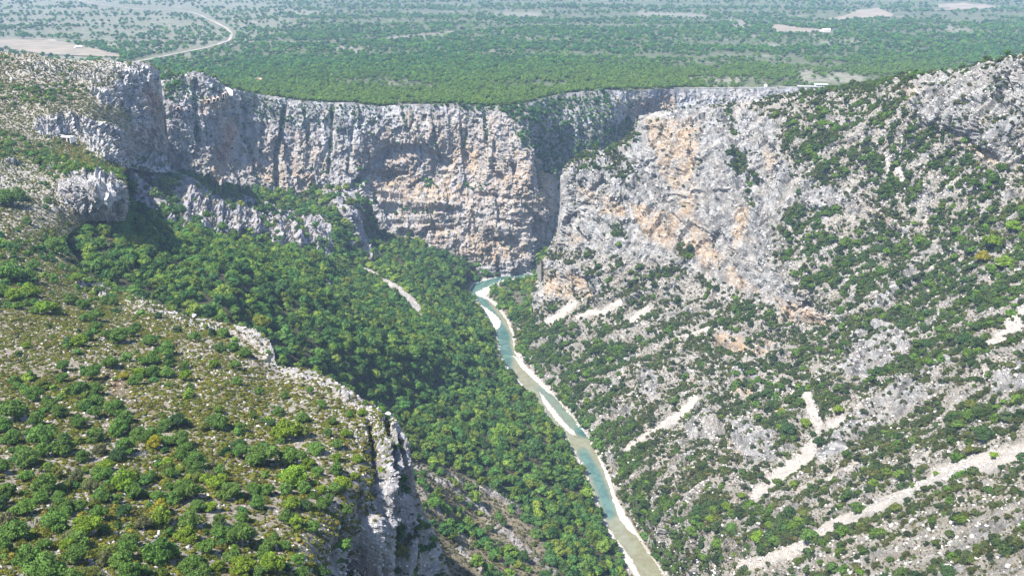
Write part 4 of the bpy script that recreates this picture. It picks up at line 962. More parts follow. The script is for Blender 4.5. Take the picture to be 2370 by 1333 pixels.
def scatter(key, name, dens, rmin, rmax, stripe=0.0, kfun=None, seed=1, power=1.0, clump=0.0):
    G = GRID[key]; r = np.random.default_rng(seed)
    cov = np.clip(sample(key, name, G['u'], G['v']), 0, 1.3)
    cen = G['c'].mean(1)
    cov = cov * (1 - 0.96 * np.clip(sample(key, 'scree', G['ue'], G['ve']) * 1.3 - 0.2, 0, 1)) if name != 'stone' else cov
    if stripe > 0:
        if key == 'C':
            s = fbm(stretch(cen, G['strata'], G['ks']) * 0.06 + 31, 4, 0.55, ridged=True); s = (s.mean() - s) * 1.2
        else: s = fbm(stretch(cen, G['strata'], G['ks']) * 0.075 + 31.5, 4, 0.6)
        cov = cov * np.clip(1 + stripe * 3.0 * s, 0, 2.2)
    if clump > 0:
        cov = cov * np.clip(1 + clump * 3.0 * fbm(cen * 0.045 + 77, 3), 0, 2.2)
    rm = (rmin + rmax) / 2
    lam = dens * cov * G['area'] / (math.pi * rm * rm)
    n = r.poisson(lam); qi = np.repeat(np.arange(len(n)), n)
    c = G['c'][qi]; a = r.uniform(size=(len(qi), 1)); b = r.uniform(size=(len(qi), 1))
    P = (c[:, 0] * (1 - a) + c[:, 3] * a) * (1 - b) + (c[:, 1] * (1 - a) + c[:, 2] * a) * b
    R = rmin + (rmax - rmin) * r.uniform(size=len(qi)) ** 1.6
    return P, R

def region_words(u, v):
    regs = [((-300, 0, 400, 330), 'on the upper left hill'), ((-300, 330, 300, 560), 'above the white left cliff'),
            ((-300, 560, 160, 800), 'on the far left slope'), ((160, 560, 460, 800), 'near the upper white ridge'),
            ((460, 560, 1000, 900), 'along the white stony ridge'), ((-300, 800, 220, 1000), 'left of the brown earth gully'),
            ((220, 800, 460, 1000), 'beside the brown earth gully'), ((460, 900, 700, 1060), 'on the olive scrub slope'),
            ((700, 860, 1000, 1200), 'close to the cliff edge'), ((-300, 1000, 200, 1180), 'in the left grove'),
            ((200, 1000, 460, 1180), 'below the earth gully'), ((460, 1060, 700, 1200), 'below the olive scrub'),
            ((-300, 1180, 200, 1500), 'in the bottom left corner'), ((200, 1180, 420, 1500), 'left of the big double tree'),
            ((420, 1180, 640, 1500), 'right of the big double tree'), ((640, 1180, 1100, 1500), 'just above the bottom cliff')]
    for (a, b, c, d), w in regs:
        if a <= u < c and b <= v < d: return w
    return 'on the left hillside'
def size_word(d): return 'large' if d > 60 else 'medium' if d > 40 else 'small' if d > 26 else 'very small'
def tint_word(t):
    r, g, b = t
    if r > g: return 'brown'
    if r / g > 0.72: return 'olive' if g < 0.13 else 'yellow green'
    return 'deep green' if g < 0.09 else 'mid green' if g < 0.125 else 'bright green'

# ------------------------------------------------------------------ hero trees: (u, v, crown width in photo pixels, hue)
HERO = '''83 910 44;34 944 66;118 934 36;139 951 40;84 971 40;10 981 44;189 896 44;223 900 38;223 927 34;220 954 38;270 944 50;290 964 42;277 988 48;220 1004 44;182 981 32;27 1011 38;101 1004 62;152 1028 56;101 1038 42;68 1058 50;419 971 44d;382 981 34;507 974 46;470 988 26o;554 988 32;351 1001 48;321 1001 38;290 1028 52;358 1025 38y;382 1021 32;419 1018 46;439 1038 50;453 1065 54;463 1085 38;507 1085 38;561 1045 44;608 1052 68;554 1031 30d;662 988 66b;702 998 40o;699 964 32;645 947 32;628 978 20d;733 1035 38;675 1058 60;709 1072 40b;679 1099 66b;706 1129 36;777 1082 38;736 1092 28;777 1058 28b;780 1028 28;399 1092 32;351 1099 30;287 1109 56b;318 1133 54;105 1119 70;179 1099 36g;209 1126 42g;189 1052 38;233 1038 34g;236 1146 42;270 1156 28;370 1150 40;432 1133 60;500 1119 42b;527 1133 56;615 1133 34;398 1150 38;371 1170 46y;459 1170 34;486 1170 32b;61 1173 50;139 1170 44;186 1170 34;220 1167 28o;20 1200 46g;135 1207 60;203 1214 70b;230 1187 50;331 1207 44g;371 1194 56b;439 1200 50;507 1200 36;561 1197 34;554 1234 66;510 1231 44;436 1234 46b;297 1248 42;34 1228 56;68 1281 68;179 1275 66;101 1258 38;290 1271 58;375 1268 82;253 1275 48o;108 1308 82;338 1318 42;439 1305 50;540 1285 48;560 1302 50b;614 1275 44;631 1305 60b;662 1197 40;685 1207 38b;675 1163 44b;709 1170 30d;743 1173 30;760 1153 30;722 1217 36;635 1237 24;777 1251 38;743 1325 46d;793 1119 44b;777 1126 34;64 511 24;20 460 50;40 452 36;111 467 20;135 572 50;24 629 58;64 639 38;10 670 40;32 680 38b;68 670 40b;125 643 30;176 646 30b;78 612 30;105 710 44b;135 717 30b;81 717 26;162 693 30;196 703 34;241 693 20;263 700 24;223 730 40;223 754 36;187 788 38b;159 791 26d;206 778 30;277 778 44;250 774 30;307 767 32;365 730 20d;348 788 36;388 805 40;408 761 22d;452 778 28;520 771 28;507 734 24;510 805 30;540 801 30;567 815 28;496 842 28b;547 845 28;257 838 38;335 835 28;358 828 40;355 859 38;385 859 34;321 859 34b;287 869 24y;317 876 34;432 869 34b;547 882 26;429 845 24;61 798 20b;44 818 18;149 845 34;145 872 30;216 862 44;34 879 28;608 740 36o;245 1290 44g;20 1130 44;5 1080 40;140 1130 30;60 1100 34;440 895 22;600 905 24;660 915 22;585 960 22;720 905 20;745 935 26;770 975 24;800 1000 26b;840 955 22b;810 960 20;650 1020 22;760 1000 24;590 1130 30;480 1265 46;300 1320 50;470 1320 36;170 1330 52;600 1325 46;690 1290 36;660 1260 30;700 1325 40;765 1290 22;745 1130 26b;830 1060 24b;820 1100 28b;800 1180 30;815 1215 26;790 1235 28;240 1225 34;160 1240 40g;95 1150 34;10 1260 44'''
HERO_R = '''2282 1005 50d;2245 1038 28o;2294 1043 20b;2071 1170 30o;1985 1175 32;1992 1217 18b;1842 1129 22b;1865 1192 22o;1681 1170 24b;1713 1134 20b;1790 1195 20;2167 1094 14b;2113 1123 14b;1875 1237 46;1821 994 40d;1860 964 28b;1941 950 30b;1810 954 18y;2255 944 30o;1899 1025 28d;1853 1072 26d;2194 1322 46d;1720 1160 22;1650 1200 26b;1620 1230 30;1700 1225 32;1760 1240 36b;1800 1250 30;1580 1200 28;1790 1222 24b;2300 560 44b;2350 520 34b;2330 610 40b;2280 600 34y;2300 540 30o;2180 770 30;2240 790 40d;2150 800 34d'''
HUE = {'': (0.090, 0.158, 0.036), 'b': (0.140, 0.210, 0.026), 'd': (0.050, 0.095, 0.034), 'o': (0.12, 0.145, 0.035), 'y': (0.22, 0.20, 0.02), 'g': (0.11, 0.12, 0.055)}
HUEW = {'': 'mid green', 'b': 'bright green', 'd': 'dark green', 'o': 'olive', 'y': 'yellow', 'g': 'grey green'}
tree_proto = {}
used_labels = {}
def occluded_px(P):  # apparent place
    return project(P)
def place_tree(P, r, h, tint, label, group, k):
    root = bpy.data.objects.new('broadleaf_tree', None); link(root)
    root.location = P; root.rotation_euler.z = random.uniform(0, 6.28); root.scale = (r * random.uniform(0.85, 1.2), r * random.uniform(0.85, 1.2), h); root.rotation_euler.x = random.uniform(-.1, .1); root.rotation_euler.y = random.uniform(-.1, .1)
    root.empty_display_size = 0.3
    t = bpy.data.objects.new('trunk', TR[k % 3]); link(t, root)
    c = bpy.data.objects.new('crown', CR_HI[k % len(CR_HI)]); link(c, root); c['tint'] = [float(x) for x in tint] + [1.0]
    tag(root, label, 'tree', group); return root
cand = []
for key, txt in (('E', HERO), ('C', HERO_R)):
    for k, s in enumerate(txt.split(';')):
        a, b, c = s.split(); hue = c[-1] if c[-1].isalpha() else ''; c = float(c.rstrip('bdoyg'))
        u, v = float(a), float(b)
        P = surf(key, u, v + 0.42 * c); d = project(P)[2]
        cand.append((P, 0.5 * c * d / FOC * 1.14, hue, u, v, c, key))
hero_xy = np.array([c[0][:2] for c in cand]); hero_r = np.array([c[1] for c in cand])

# fill trees of the left hill: the nearest become individuals, the rest join the wood
masses = []
def clear_of_heroes(P, R):
    keep = np.ones(len(P), bool)
    for (x, y), r in zip(hero_xy, hero_r):
        keep &= np.hypot(P[:, 0] - x, P[:, 1] - y) > (r * 0.75 + R * 0.5)
    return keep
PE, RE = scatter('E', 'tree', 1.05, 1.3, 3.0, clump=0.5, seed=11)
k_ = clear_of_heroes(PE, RE); PE, RE = PE[k_], RE[k_]
ue, ve, de = project(PE)
vis = (ue > -10) & (ue < IW + 10) & (ve > 0) & (ve < IH + 30)
score = np.where(vis, RE / de, 0)
NFILL = 300 - len(cand)
top = np.argsort(-score)[:NFILL]
fill = [(PE[i], RE[i], None, ue[i], ve[i] - RE[i] / de[i] * FOC * .8, 2 * RE[i] * FOC / de[i], 'E') for i in top]
rest = np.ones(len(PE), bool); rest[top] = False
trees_all = cand + fill
def nearby(u, v, c, key, i):
    """what stands next to it, for the label"""
    best = None
    return best
def right_words(u, v):
    if v > 1180 and u < 1920: return 'in the grove at the foot of the right slope'
    if u > 2130 and v > 1000 and v < 1120: return 'at the head of the long pale scree chute'
    if v > 1100 and u > 1900: return 'beside the long pale scree chute'
    if v < 700: return 'high on the right slope under the upper cliff'
    if 1780 < u < 1960 and v < 1090: return 'by the grey gully of the right massif'
    if v > 1290: return 'on the white slab at the bottom right'
    return 'scattered on the bare right slope'
pend = []
for i, (P, r, hue, u, v, c, key) in enumerate(trees_all):
    if hue is None:
        hue = random.choice(['', '', '', 'b', 'o', 'd', 'g', 'b', ''])
    base = np.array(HUE[hue]) * random.uniform(0.85, 1.15) * np.array([random.uniform(.94, 1.06) for _ in range(3)])
    where = region_words(u, v) if key == 'E' else right_words(u, v)
    pend.append([P, r, base, hue, c, where, key, u, v])
from collections import defaultdict
byl = defaultdict(list)
def beside(u, v, skip=None, reach=60):
    best = None
    for c in cand:
        if c is skip: continue
        d = math.hypot(c[3] - u, c[4] - v)
        if 8 < d < reach and c[2] in 'bdoyg' and c[2] and (best is None or d < best[0]): best = (d, c)
    if best is None: return ''
    c = best[1]; du, dv = u - c[3], v - c[4]
    side = ('right of' if du > 0 else 'left of') if abs(du) > abs(dv) else ('below' if dv > 0 else 'above')
    return ' %s a %s tree' % (side, HUEW[c[2]])
for k, t in enumerate(pend):
    shape = 'round crowned' if k % 3 == 0 else 'broad' if k % 3 == 1 else 'tufted'
    t.append('%s %s %s tree %s' % (size_word(t[4]), HUEW[t[3]], shape, beside(t[7], t[8]).strip() + (' ' if beside(t[7], t[8]) else '') + t[5])); byl[t[-1]].append(k)
for k, t in enumerate(pend):
    P, r, base, hue, c, where, key, u, v, lab = t
    same = byl[lab]; grp = 'trees ' + where
    if len(same) > 1:
        # order the look-alikes from left to right and top to bottom inside their patch
        so = sorted(same, key=lambda q: pend[q][7]); n = len(so); q = so.index(k)
        if n == 2: lab = ('left ' if q == 0 else 'right ') + 'one of two ' + lab.replace(' tree ', ' trees ')
        elif n == 3: lab = ('leftmost', 'middle', 'rightmost')[q] + ' of three ' + lab.replace(' tree ', ' trees ')
        elif n == 4: lab = ('leftmost', 'second from left', 'third from left', 'rightmost')[q] + ' of four ' + lab.replace(' tree ', ' trees ')
        else: grp = lab.replace(' tree ', ' trees ')
    w_ = lab.split(); lab = ' '.join(w_) if len(w_) <= 16 else ' '.join(w_).replace('round crowned ', '').replace('broad ', '').replace('tufted ', '')
    w_ = lab.split(); lab = ' '.join(w_[:16]) if len(w_) > 16 else lab
    place_tree(P, r, r * (random.uniform(0.95, 1.15) if key == 'E' else 0.95), base, lab, grp, k)

r_ = np.random.default_rng(5)
def mass(name, key, P, R, kind, meshes, label, hs=1.0, seed=0, tint_mul=1.0, cut=None):
    n = len(P); t = tints(n, kind, r_) * tint_mul
    S = np.stack([R * r_.uniform(0.75, 1.3, n), R * r_.uniform(0.75, 1.3, n), R * hs * r_.uniform(0.8, 1.2, n)], -1)
    print('MASS', name, n)
    return scatter_object(name, P, S, r_.uniform(0, 6.28, n), t, meshes, label, seed)
PD, RD = scatter('D', 'tree', 1.5, 1.9, 6.3, clump=0.35, seed=21)
ds = np.array([2.0]); 
mass('forest', 'D', PD, RD, 'tree', CR_MID, 'dense green oak wood covering the slope between the left spur and the river', 1.0, 1)
PB, RB = scatter('B', 'tree', 1.2, 2.0, 4.5, seed=23)
PB2, RB2 = scatter('B', 'shrub', 1.5, 0.7, 2.2, clump=0.9, seed=24)
mass('cliff_vegetation', 'B', np.concatenate([PB, PB2]), np.concatenate([RB, RB2]), 'plateau', CR_LOW, 'dark bushes and small trees clinging to the far wall and its side gully', 0.85, 2)
PCt, RCt = scatter('C', 'tree', 1.6, 1.5, 4.6, stripe=0.8, clump=0.8, seed=25)
k_ = clear_of_heroes(PCt, RCt); PCt, RCt = PCt[k_], RCt[k_]
mass('woodland', 'C', PCt, RCt, 'right', CR_MID, 'patchy dark oak woodland on the right massif', 0.95, 3)
mass('hillside_woodland', 'E', PE[rest], RE[rest], 'tree', CR_MID, 'smaller green trees spread over the left hill', 0.95, 4)

# shrubs: nearest 300 as individuals
PS, RS_ = scatter('C', 'shrub', 1.9, 0.7, 3.0, stripe=1.3, clump=0.9, seed=31)
PSE, RSE = scatter('E', 'shrub', 1.0, 0.6, 1.5, clump=0.4, seed=32)
PSD, RSD = scatter('D', 'shrub', 0.8, 0.8, 2.0, clump=0.4, seed=33)
ALLP = np.concatenate([PS, PSE, PSD]); ALLR = np.concatenate([RS_, RSE, RSD]); who = np.array(['C'] * len(PS) + ['E'] * len(PSE) + ['D'] * len(PSD))
us_, vs_, dd_ = project(ALLP)
vis = (us_ > 5) & (us_ < IW - 5) & (vs_ > 0) & (vs_ < IH) & (who != 'D')
sc_ = np.where(vis, ALLR / dd_, 0); top = np.argsort(-sc_)[:298]
def shrub_words(u, v, key):
    if key == 'E':
        if u > 850: return 'on the white cliff edge'
        if v < 450: return 'on the rocky upper left hill'
        return region_words(u, v)
    if v > 1180 and u > 1900: return 'below the long scree chute' if u < 2130 else 'in the bottom right corner' if v > 1240 else 'below the upper scree chute'
    if v > 1180: return 'by the riverside grove'
    cd = float(segdist(np.array([u]), np.array([v]), [(1830, 1278), (2000, 1192), (2180, 1100), (2380, 1028)])[0]); side = v > 1028 + (2380 - u) * 0.454
    if side: return 'just below the long scree chute' if cd < 60 else 'on the slope under the chute'
    if cd < 45: return 'close above the long scree chute'
    if u > 2150: return ('on the rock band above the chute' if cd < 130 else 'by the upper right pale gully' if v < 850 else 'on the second rock band above the chute') + (' at the right edge' if u > 2280 else '')
    if u > 1900: return 'between the long chute and the grey gully' if v > 1000 else 'on the slabs right of the grey gully'
    if v > 950: return 'between the grey gullies'
    return 'on the right massif'
grp_s = defaultdict(list)
for j, i in enumerate(top):
    c = 2 * ALLR[i] / dd_[i] * FOC; tn = tints(1, 'shrub' if who[i] == 'C' else 'garr', r_)[0]
    lab = '%s %s shrub %s' % ('big' if c > 24 else 'middling' if c > 16 else 'little', 'olive' if tn[0] / tn[1] > 0.78 else 'dark green' if tn[1] < 0.065 else 'green', shrub_words(us_[i], vs_[i], who[i]))
    l2 = lab.replace(' shrub ', ' shrub' + beside(us_[i], vs_[i], reach=120) + ' ', 1)
    if len(l2.split()) <= 13: lab = l2
    grp_s[lab].append((i, c, tn, j))
for lab, L in grp_s.items():
    L.sort(key=lambda t: us_[t[0]])
    for q, (i, c, tn, j) in enumerate(L):
        o = bpy.data.objects.new('shrub', SH_HI[j % len(SH_HI)]); link(o); o.location = ALLP[i]; R = ALLR[i]
        o.scale = (R, R, R * random.uniform(0.8, 1.1)); o.rotation_euler.z = random.uniform(0, 6.28); o['tint'] = [float(x) for x in tn] + [1.0]
        n = len(L); l2 = lab
        if n == 2: l2 = ('left ' if q == 0 else 'right ') + 'one of two ' + lab.replace(' shrub ', ' shrubs ')
        elif n == 3: l2 = ('leftmost', 'middle', 'rightmost')[q] + ' of three ' + lab.replace(' shrub ', ' shrubs ')
        elif n <= 6: l2 = ('leftmost', 'second', 'third', 'fourth', 'fifth')[q] + ' from left of six '.replace('six', ('four', 'five', 'six')[n - 4]) + lab.replace(' shrub ', ' shrubs ') if 0 < q < n - 1 else ('leftmost' if q == 0 else 'rightmost') + ' of ' + ('four', 'five', 'six')[n - 4] + ' ' + lab.replace(' shrub ', ' shrubs ')
        w_ = l2.split(); l2 = ' '.join(x for x in w_ if x not in ('middling',)) if len(w_) > 16 else l2
        w_ = l2.split(); l2 = lab if len(w_) > 16 else l2
        tag(o, l2, 'shrub', lab.replace(' shrub ', ' shrubs ') if n > 3 else 'shrubs ' + shrub_words(us_[i], vs_[i], who[i]))
rest = np.ones(len(ALLP), bool); rest[top] = False
m_ = rest & (who == 'C'); mass('scrub', 'C', ALLP[m_], ALLR[m_], 'shrub', SH_LO, 'dark evergreen scrub dotting the right massif', 0.9, 5)
m_ = rest & (who != 'C'); mass('underbrush', 'E', ALLP[m_], ALLR[m_], 'greyg', SH_LO, 'grey green underbrush on the left hill and the brown slope', 0.85, 6)
PG, RG = scatter('E', 'garr', 2.3, 0.45, 1.15, stripe=0.25, clump=0.35, seed=41)
ug, vg, dg = project(PG); k_ = (ug > -60) & (ug < IW) & (vg < IH + 80)
PG, RG = PG[k_], RG[k_]
mass('garrigue', 'E', PG, RG, 'garr', GA_LO, 'low olive and rusty scrub tufts between white stones on the left hill', 1.0, 7)
P1, R1 = scatter('C', 'garr', 0.7, 0.4, 1.1, stripe=0.5, seed=42); P2, R2 = scatter('D', 'garr', 0.7, 0.5, 1.2, seed=43)
mass('heath', 'C', np.concatenate([P1, P2]), np.concatenate([R1, R2]), 'greyg', GA_LO, 'low brownish heath tufts on the right slope and the brown slope', 0.8, 8)

# plateau wood
r2 = np.random.default_rng(77)
N0 = 90000
uu = r2.uniform(-350, 2700, N0); Ymin, Ymax = 1250.0, 6500.0
# equal chance per apparent tree
yy = 1 / (1 / Ymax + r2.uniform(size=N0) * (1 / Ymin - 1 / Ymax))
xx = (uu - IW / 2) / FOC * yy / 0.985
Rr = (3.3 + 2.4 * r2.uniform(size=N0) ** 1.5) * (1 + (yy - 1400) / 4200)
zz = plateau_z(xx, yy) + 0.8
pu_, pv_, _ = project(np.stack([xx, yy, zz], -1))
# the rim: a tree stands only behind it
rimP = np.array([p for p in Rp]); rimang = np.arctan2(rimP[:, 0], rimP[:, 1]); order = np.argsort(rimang)
ry = np.interp(np.arctan2(xx, yy), rimang[order], np.hypot(rimP[order, 0], rimP[order, 1]))
beh = np.hypot(xx, yy) - ry
ok = beh > 5
wz = sstep(0, 90, beh); zr = np.interp(np.arctan2(xx, yy), rimang[order], rimP[order, 2])
zz = (zr - 1.0) * (1 - wz) + zz * wz
opn = sample('P', 'open', np.clip(pu_, U0, 2640), np.clip(pv_, V0, 1500))
nz = fbm(np.stack([xx * 0.006, yy * 0.006, zz * 0], -1), 4) * 0.9; nz2 = fbm(np.stack([xx * 0.0011, yy * 0.0045, zz * 0 + 9], -1), 3)
dens = np.clip(0.80 + 1.3 * nz + 1.5 * nz2 - 0.00016 * np.maximum(yy - 1800, 0), 0.06, 1.0) * (1 - 0.93 * opn)
dens *= np.where((pv_ > 130) & (pv_ < 250) & (pu_ > 560) & (pu_ < 1500), 1.6, 1.0)
ok &= r2.uniform(size=N0) < dens
for pts, _ in FIELDS: ok &= ~inpoly(pu_, pv_ , pts)
for pts, w in (([(165,0),(230,12),(310,22),(420,26),(458,34),(490,50),(525,66),(540,80),(534,92),(520,100),(480,112),(420,124),(350,138),(300,148)], 7), ([(0,90),(150,96),(290,97),(430,99),(540,100),(640,99),(760,98),(830,94),(900,91),(980,82),(1060,74),(1140,66),(1220,60),(1400,60),(1560,62)], 2.5), ([(1440,33),(1500,36),(1580,36),(1640,40)], 3), ([(592,187),(606,187)], 5), ([(1900,76),(1925,76)], 7)):
    ok &= segdist(pu_, pv_ + 0.5, pts) > w
PP = np.stack([xx, yy, zz], -1)[ok]; RR = Rr[ok]
yl = PP[:, 1]
edge = beh[ok]
tn = tints(len(PP), 'plateau', r2)
warm = (1 - sstep(60, 650, edge))[:, None]; tn = tn * (1 - warm * 0.6) + np.array([0.105, 0.155, 0.03]) * warm * 0.6 * r2.uniform(0.8, 1.2, (len(PP), 1))
print('PLATEAU', len(PP))
S = np.stack([RR, RR, RR * 0.85], -1)
scatter_object('plateau_forest', PP, S, r2.uniform(0, 6.28, len(PP)), tn, CR_LOW, 'scattered to dense low oak wood covering the far plateau', 9)

# loose stones: on the scree, the banks and between the scrub
def stone_mesh(seed):
    v, f = ICO1; r = np.random.default_rng(seed); v = v * (1 + 0.28 * r.normal(size=(len(v), 1))); v = v * np.array([1, r.uniform(.6, 1), r.uniform(.45, .8)])
    return mesh_from('loose_stone', v, f, ROCKM)
STN = [stone_mesh(40 + k) for k in range(5)]
GRID['C']; rast('C', 'stone')[:] = 0.10; rast('E', 'stone')[:] = 0.10; rast('D', 'stone')[:] = 0.0
rast('C', 'stone')[:] += 0.10 * rast('C', 'scree'); rast('E', 'stone')[:] += 0.12 * rast('E', 'rock')
for L in 'CD':
    for pth in (RIVER_L, RIVER_R): S_(L, 'stone', 0.30, pth, 7, 7)
S_('D', 'stone', 0.5, [(1184,800),(1192,830),(1225,860)], 12, 6); S_('D', 'stone', 0.3, [(1310,965),(1345,1000)], 8, 6); S_('D', 'stone', 0.25, [(1395,1170),(1420,1230),(1470,1320)], 20, 8)
P1, R1 = scatter('C', 'stone', 1.0, 0.4, 1.5, clump=0.6, seed=61); P2, R2 = scatter('E', 'stone', 1.0, 0.2, 0.75, clump=0.6, seed=62); P3, R3_ = scatter('D', 'stone', 1.0, 0.4, 1.6, seed=63)
PP_ = np.concatenate([P1, P2, P3]); RR_ = np.concatenate([R1, R2, R3_]) ; u_, v_, d_ = project(PP_)
k_ = (u_ > -100) & (u_ < IW + 100) & (v_ < IH + 80); mass('rubble', 'C', PP_[k_], RR_[k_], 'garr', STN, 'loose pale limestone rubble on the slopes, scree and river banks', 1.0, 11)

# ------------------------------------------------------------------ built things
def box_mesh(name, sx, sy, sz, mat, at=(0, 0, 0), bevel=0.0):
    import bmesh
    bm = bmesh.new(); bmesh.ops.create_cube(bm, size=1.0)
    for v in bm.verts: v.co = Vector((v.co.x * sx + at[0], v.co.y * sy + at[1], v.co.z * sz + at[2]))
    if bevel: bmesh.ops.bevel(bm, geom=list(bm.edges), offset=bevel, segments=1, affect='EDGES')
    me = bpy.data.meshes.new(name); bm.to_mesh(me); bm.free(); me.materials.append(mat); return me
def part(name, me, parent): return link(bpy.data.objects.new(name, me), parent)
WALL = plain('pale_plaster', (0.66, 0.63, 0.58), (0.55, 0.52, 0.47), scale=0.5)
TILE = plain('terracotta_roof', (0.42, 0.22, 0.15), (0.32, 0.16, 0.11), scale=0.8)
PALETILE = plain('pale_roof', (0.62, 0.57, 0.50), (0.50, 0.45, 0.40), scale=0.8)
DARK = plain('dark_opening', (0.02, 0.02, 0.025), (0.015, 0.015, 0.02))
CONC = plain('concrete', (0.55, 0.53, 0.50), (0.42, 0.40, 0.38), scale=0.4)
STONEW = plain('rock_pillar_stone', (0.46, 0.38, 0.32), (0.36, 0.27, 0.22), scale=0.3, bump=0.3, bscale=0.6)
GREENROOF = plain('pale_green_metal', (0.42, 0.55, 0.50), (0.36, 0.48, 0.45), scale=0.1)

def house(loc, rot, L, Wd, H, roofmat, label):
    root = bpy.data.objects.new('house', None); link(root); root.location = loc; root.rotation_euler.z = rot
    tag(root, label, 'house')
    part('wall', box_mesh('wall', L, Wd, H + 1, WALL, (0, 0, H / 2 - 0.5)), root)
    e = 0.5; r = Wd * 0.28
    V = [(-L / 2 - e, -Wd / 2 - e, H - .1), (L / 2 + e, -Wd / 2 - e, H - .1), (L / 2 + e, 0, H + r), (-L / 2 - e, 0, H + r), (-L / 2 - e, Wd / 2 + e, H - .1), (L / 2 + e, Wd / 2 + e, H - .1),
         (-L / 2 - e, -Wd / 2 - e, H + .15), (L / 2 + e, -Wd / 2 - e, H + .15), (L / 2 + e, 0, H + r + .25), (-L / 2 - e, 0, H + r + .25), (-L / 2 - e, Wd / 2 + e, H + .15), (L / 2 + e, Wd / 2 + e, H + .15)]
    F = [(6, 7, 8, 9), (9, 8, 11, 10), (0, 3, 2, 1), (3, 4, 5, 2), (0, 1, 7, 6), (4, 10, 11, 5), (0, 6, 9, 3), (3, 9, 10, 4), (1, 2, 8, 7), (2, 5, 11, 8), (0, 4, 3), (1, 2, 5)]
    rf = part('roof', mesh_from('roof', V, F, roofmat), root)
    part('chimney', box_mesh('chimney', 0.9, 0.9, 1.8, WALL, (L * 0.25, Wd * 0.12, H + r + 0.3)), rf)
    n = max(2, int(L / 3.5))
    for k in range(n):
        x = -L / 2 + (k + 0.5) * L / n
        if k == n // 2: part('door', box_mesh('door', 1.2, 0.12, 2.2, DARK, (x, -Wd / 2 - 0.03, 1.1)), root)
        else: part('window', box_mesh('window', 1.1, 0.12, 1.3, DARK, (x, -Wd / 2 - 0.03, 1.9)), root)
    part('annex', box_mesh('annex', L * 0.3, Wd * 0.7, H * 0.7, WALL, (-L * 0.64, 0.2, H * 0.35)), root)
def plateau_pt(u, v):
    P = on_plateau(np.array([u]), np.array([v]))[0]; P[2] = plateau_z(P[0:1], P[1:2])[0] + 0.8; return P
P = plateau_pt(1912, 75); house(P, 0.1, 20, 10, 5.5, PALETILE, 'white farmhouse with a pale roof at the end of the brown plateau field')
P = plateau_pt(599, 191); house(P, -0.1, 11, 7, 3.6, TILE, 'small house with a reddish tiled roof among the plateau trees')
P = plateau_pt(183, 113); house(P, 0.3, 14, 7, 3.5, PALETILE, 'low stone barn at the edge of the bare reddish meadow')

# viewpoint building on the far rim
def rim_pt(u, v): return tB.point(np.array([float(u)]), np.array([float(v)]))[0]
R0 = rim_pt(1890, 203)
bel = bpy.data.objects.new('viewpoint_building', None); link(bel); bel.location = R0 + np.array([0, 4, 0.5]); bel.rotation_euler.z = -0.1
tag(bel, 'long white viewpoint terrace with a pale green roof on the far rim', 'building')
part('terrace', box_mesh('terrace', 30, 9, 0.8, CONC, (-16, -3, 1.2)), bel)
part('parapet', box_mesh('parapet', 30, 0.4, 1.1, WALL, (-16, -7.4, 2.15)), bel)
part('hall', box_mesh('hall', 20, 9, 3.2, WALL, (8, 0, 2.4)), bel)
part('roof', box_mesh('roof', 22, 11, 0.5, GREENROOF, (8, 0, 4.3), 0.1), bel)
for k in range(6): part('window', box_mesh('window', 2.2, 0.1, 1.5, DARK, (0.2 + 3.1 * k, -4.55, 2.6)), bel)
for k in range(5): part('pillar', box_mesh('pillar', 0.9, 0.9, 7, CONC, (-26 + 6.5 * k, -6, -2.6)), bel)
kio = bpy.data.objects.new('kiosk', None); link(kio); kio.location = rim_pt(1773, 203) + np.array([0, 3, 0.5]); tag(kio, 'tiny white kiosk with a pointed roof alone on the far rim', 'kiosk')
part('wall', box_mesh('wall', 4.5, 3.5, 3, WALL, (0, 0, 1.3)), kio)
part('roof', mesh_from('roof', [(-2.8, -2.2, 2.75), (2.8, -2.2, 2.75), (2.8, 2.2, 2.75), (-2.8, 2.2, 2.75), (0, 0, 4.8)], [(0, 1, 4), (1, 2, 4), (2, 3, 4), (3, 0, 4), (3, 2, 1, 0)], WALL), kio)
# road edge along the far rim
pts = [(1560, 206), (1640, 205), (1720, 204.5), (1800, 204), (1845, 203)]
Q = np.array([rim_pt(a, b - 0.6) for a, b in pts]); V = []; F = []
for i, q in enumerate(Q):
    for dy, dz in ((0, 0), (0, 0.7), (0.4, 0.7), (0.4, 0)): V.append(q + np.array([0, 2 + dy, dz - 0.2]))
for i in range(len(Q) - 1):
    for k in range(4): F.append((4 * i + k, 4 * i + (k + 1) % 4, 4 * i + 4 + (k + 1) % 4, 4 * i + 4 + k))
tag(link(bpy.data.objects.new('road_parapet', mesh_from('road_parapet', V, F, CONC))), 'thin pale parapet of the rim road above the far grey cliff', 'parapet')
# curved white retaining wall beside the rock knob
V = []; F = []; n = 12; R1 = rim_pt(534, 214) + np.array([0, -6, 0])
for i in range(n + 1):
    a = math.radians(200 + 120 * i / n); x = 9 * math.cos(a) * 0.62; y = -6 * math.sin(a) * 0.5 - 3
    h = 7.5 * math.cos((i / n) * 1.25)
    V += [(x, y, -3.5), (x + 0.3, y + 0.9, h)]
for i in range(n): F.append((2 * i, 2 * i + 2, 2 * i + 3, 2 * i + 1))
V += [(v[0] * 1.0, v[1] + 0.8, v[2]) for v in V]; m = 2 * (n + 1)
for i in range(n): F += [(m + 2 * i, m + 2 * i + 1, m + 2 * i + 3, m + 2 * i + 2), (2 * i + 1, 2 * i + 3, m + 2 * i + 3, m + 2 * i + 1)]
o = link(bpy.data.objects.new('retaining_wall', mesh_from('retaining_wall', V, F, WALL, smooth=False))); o.location = R1; tag(o, 'bright curved retaining wall where the rim road turns behind the rock knob', 'wall')

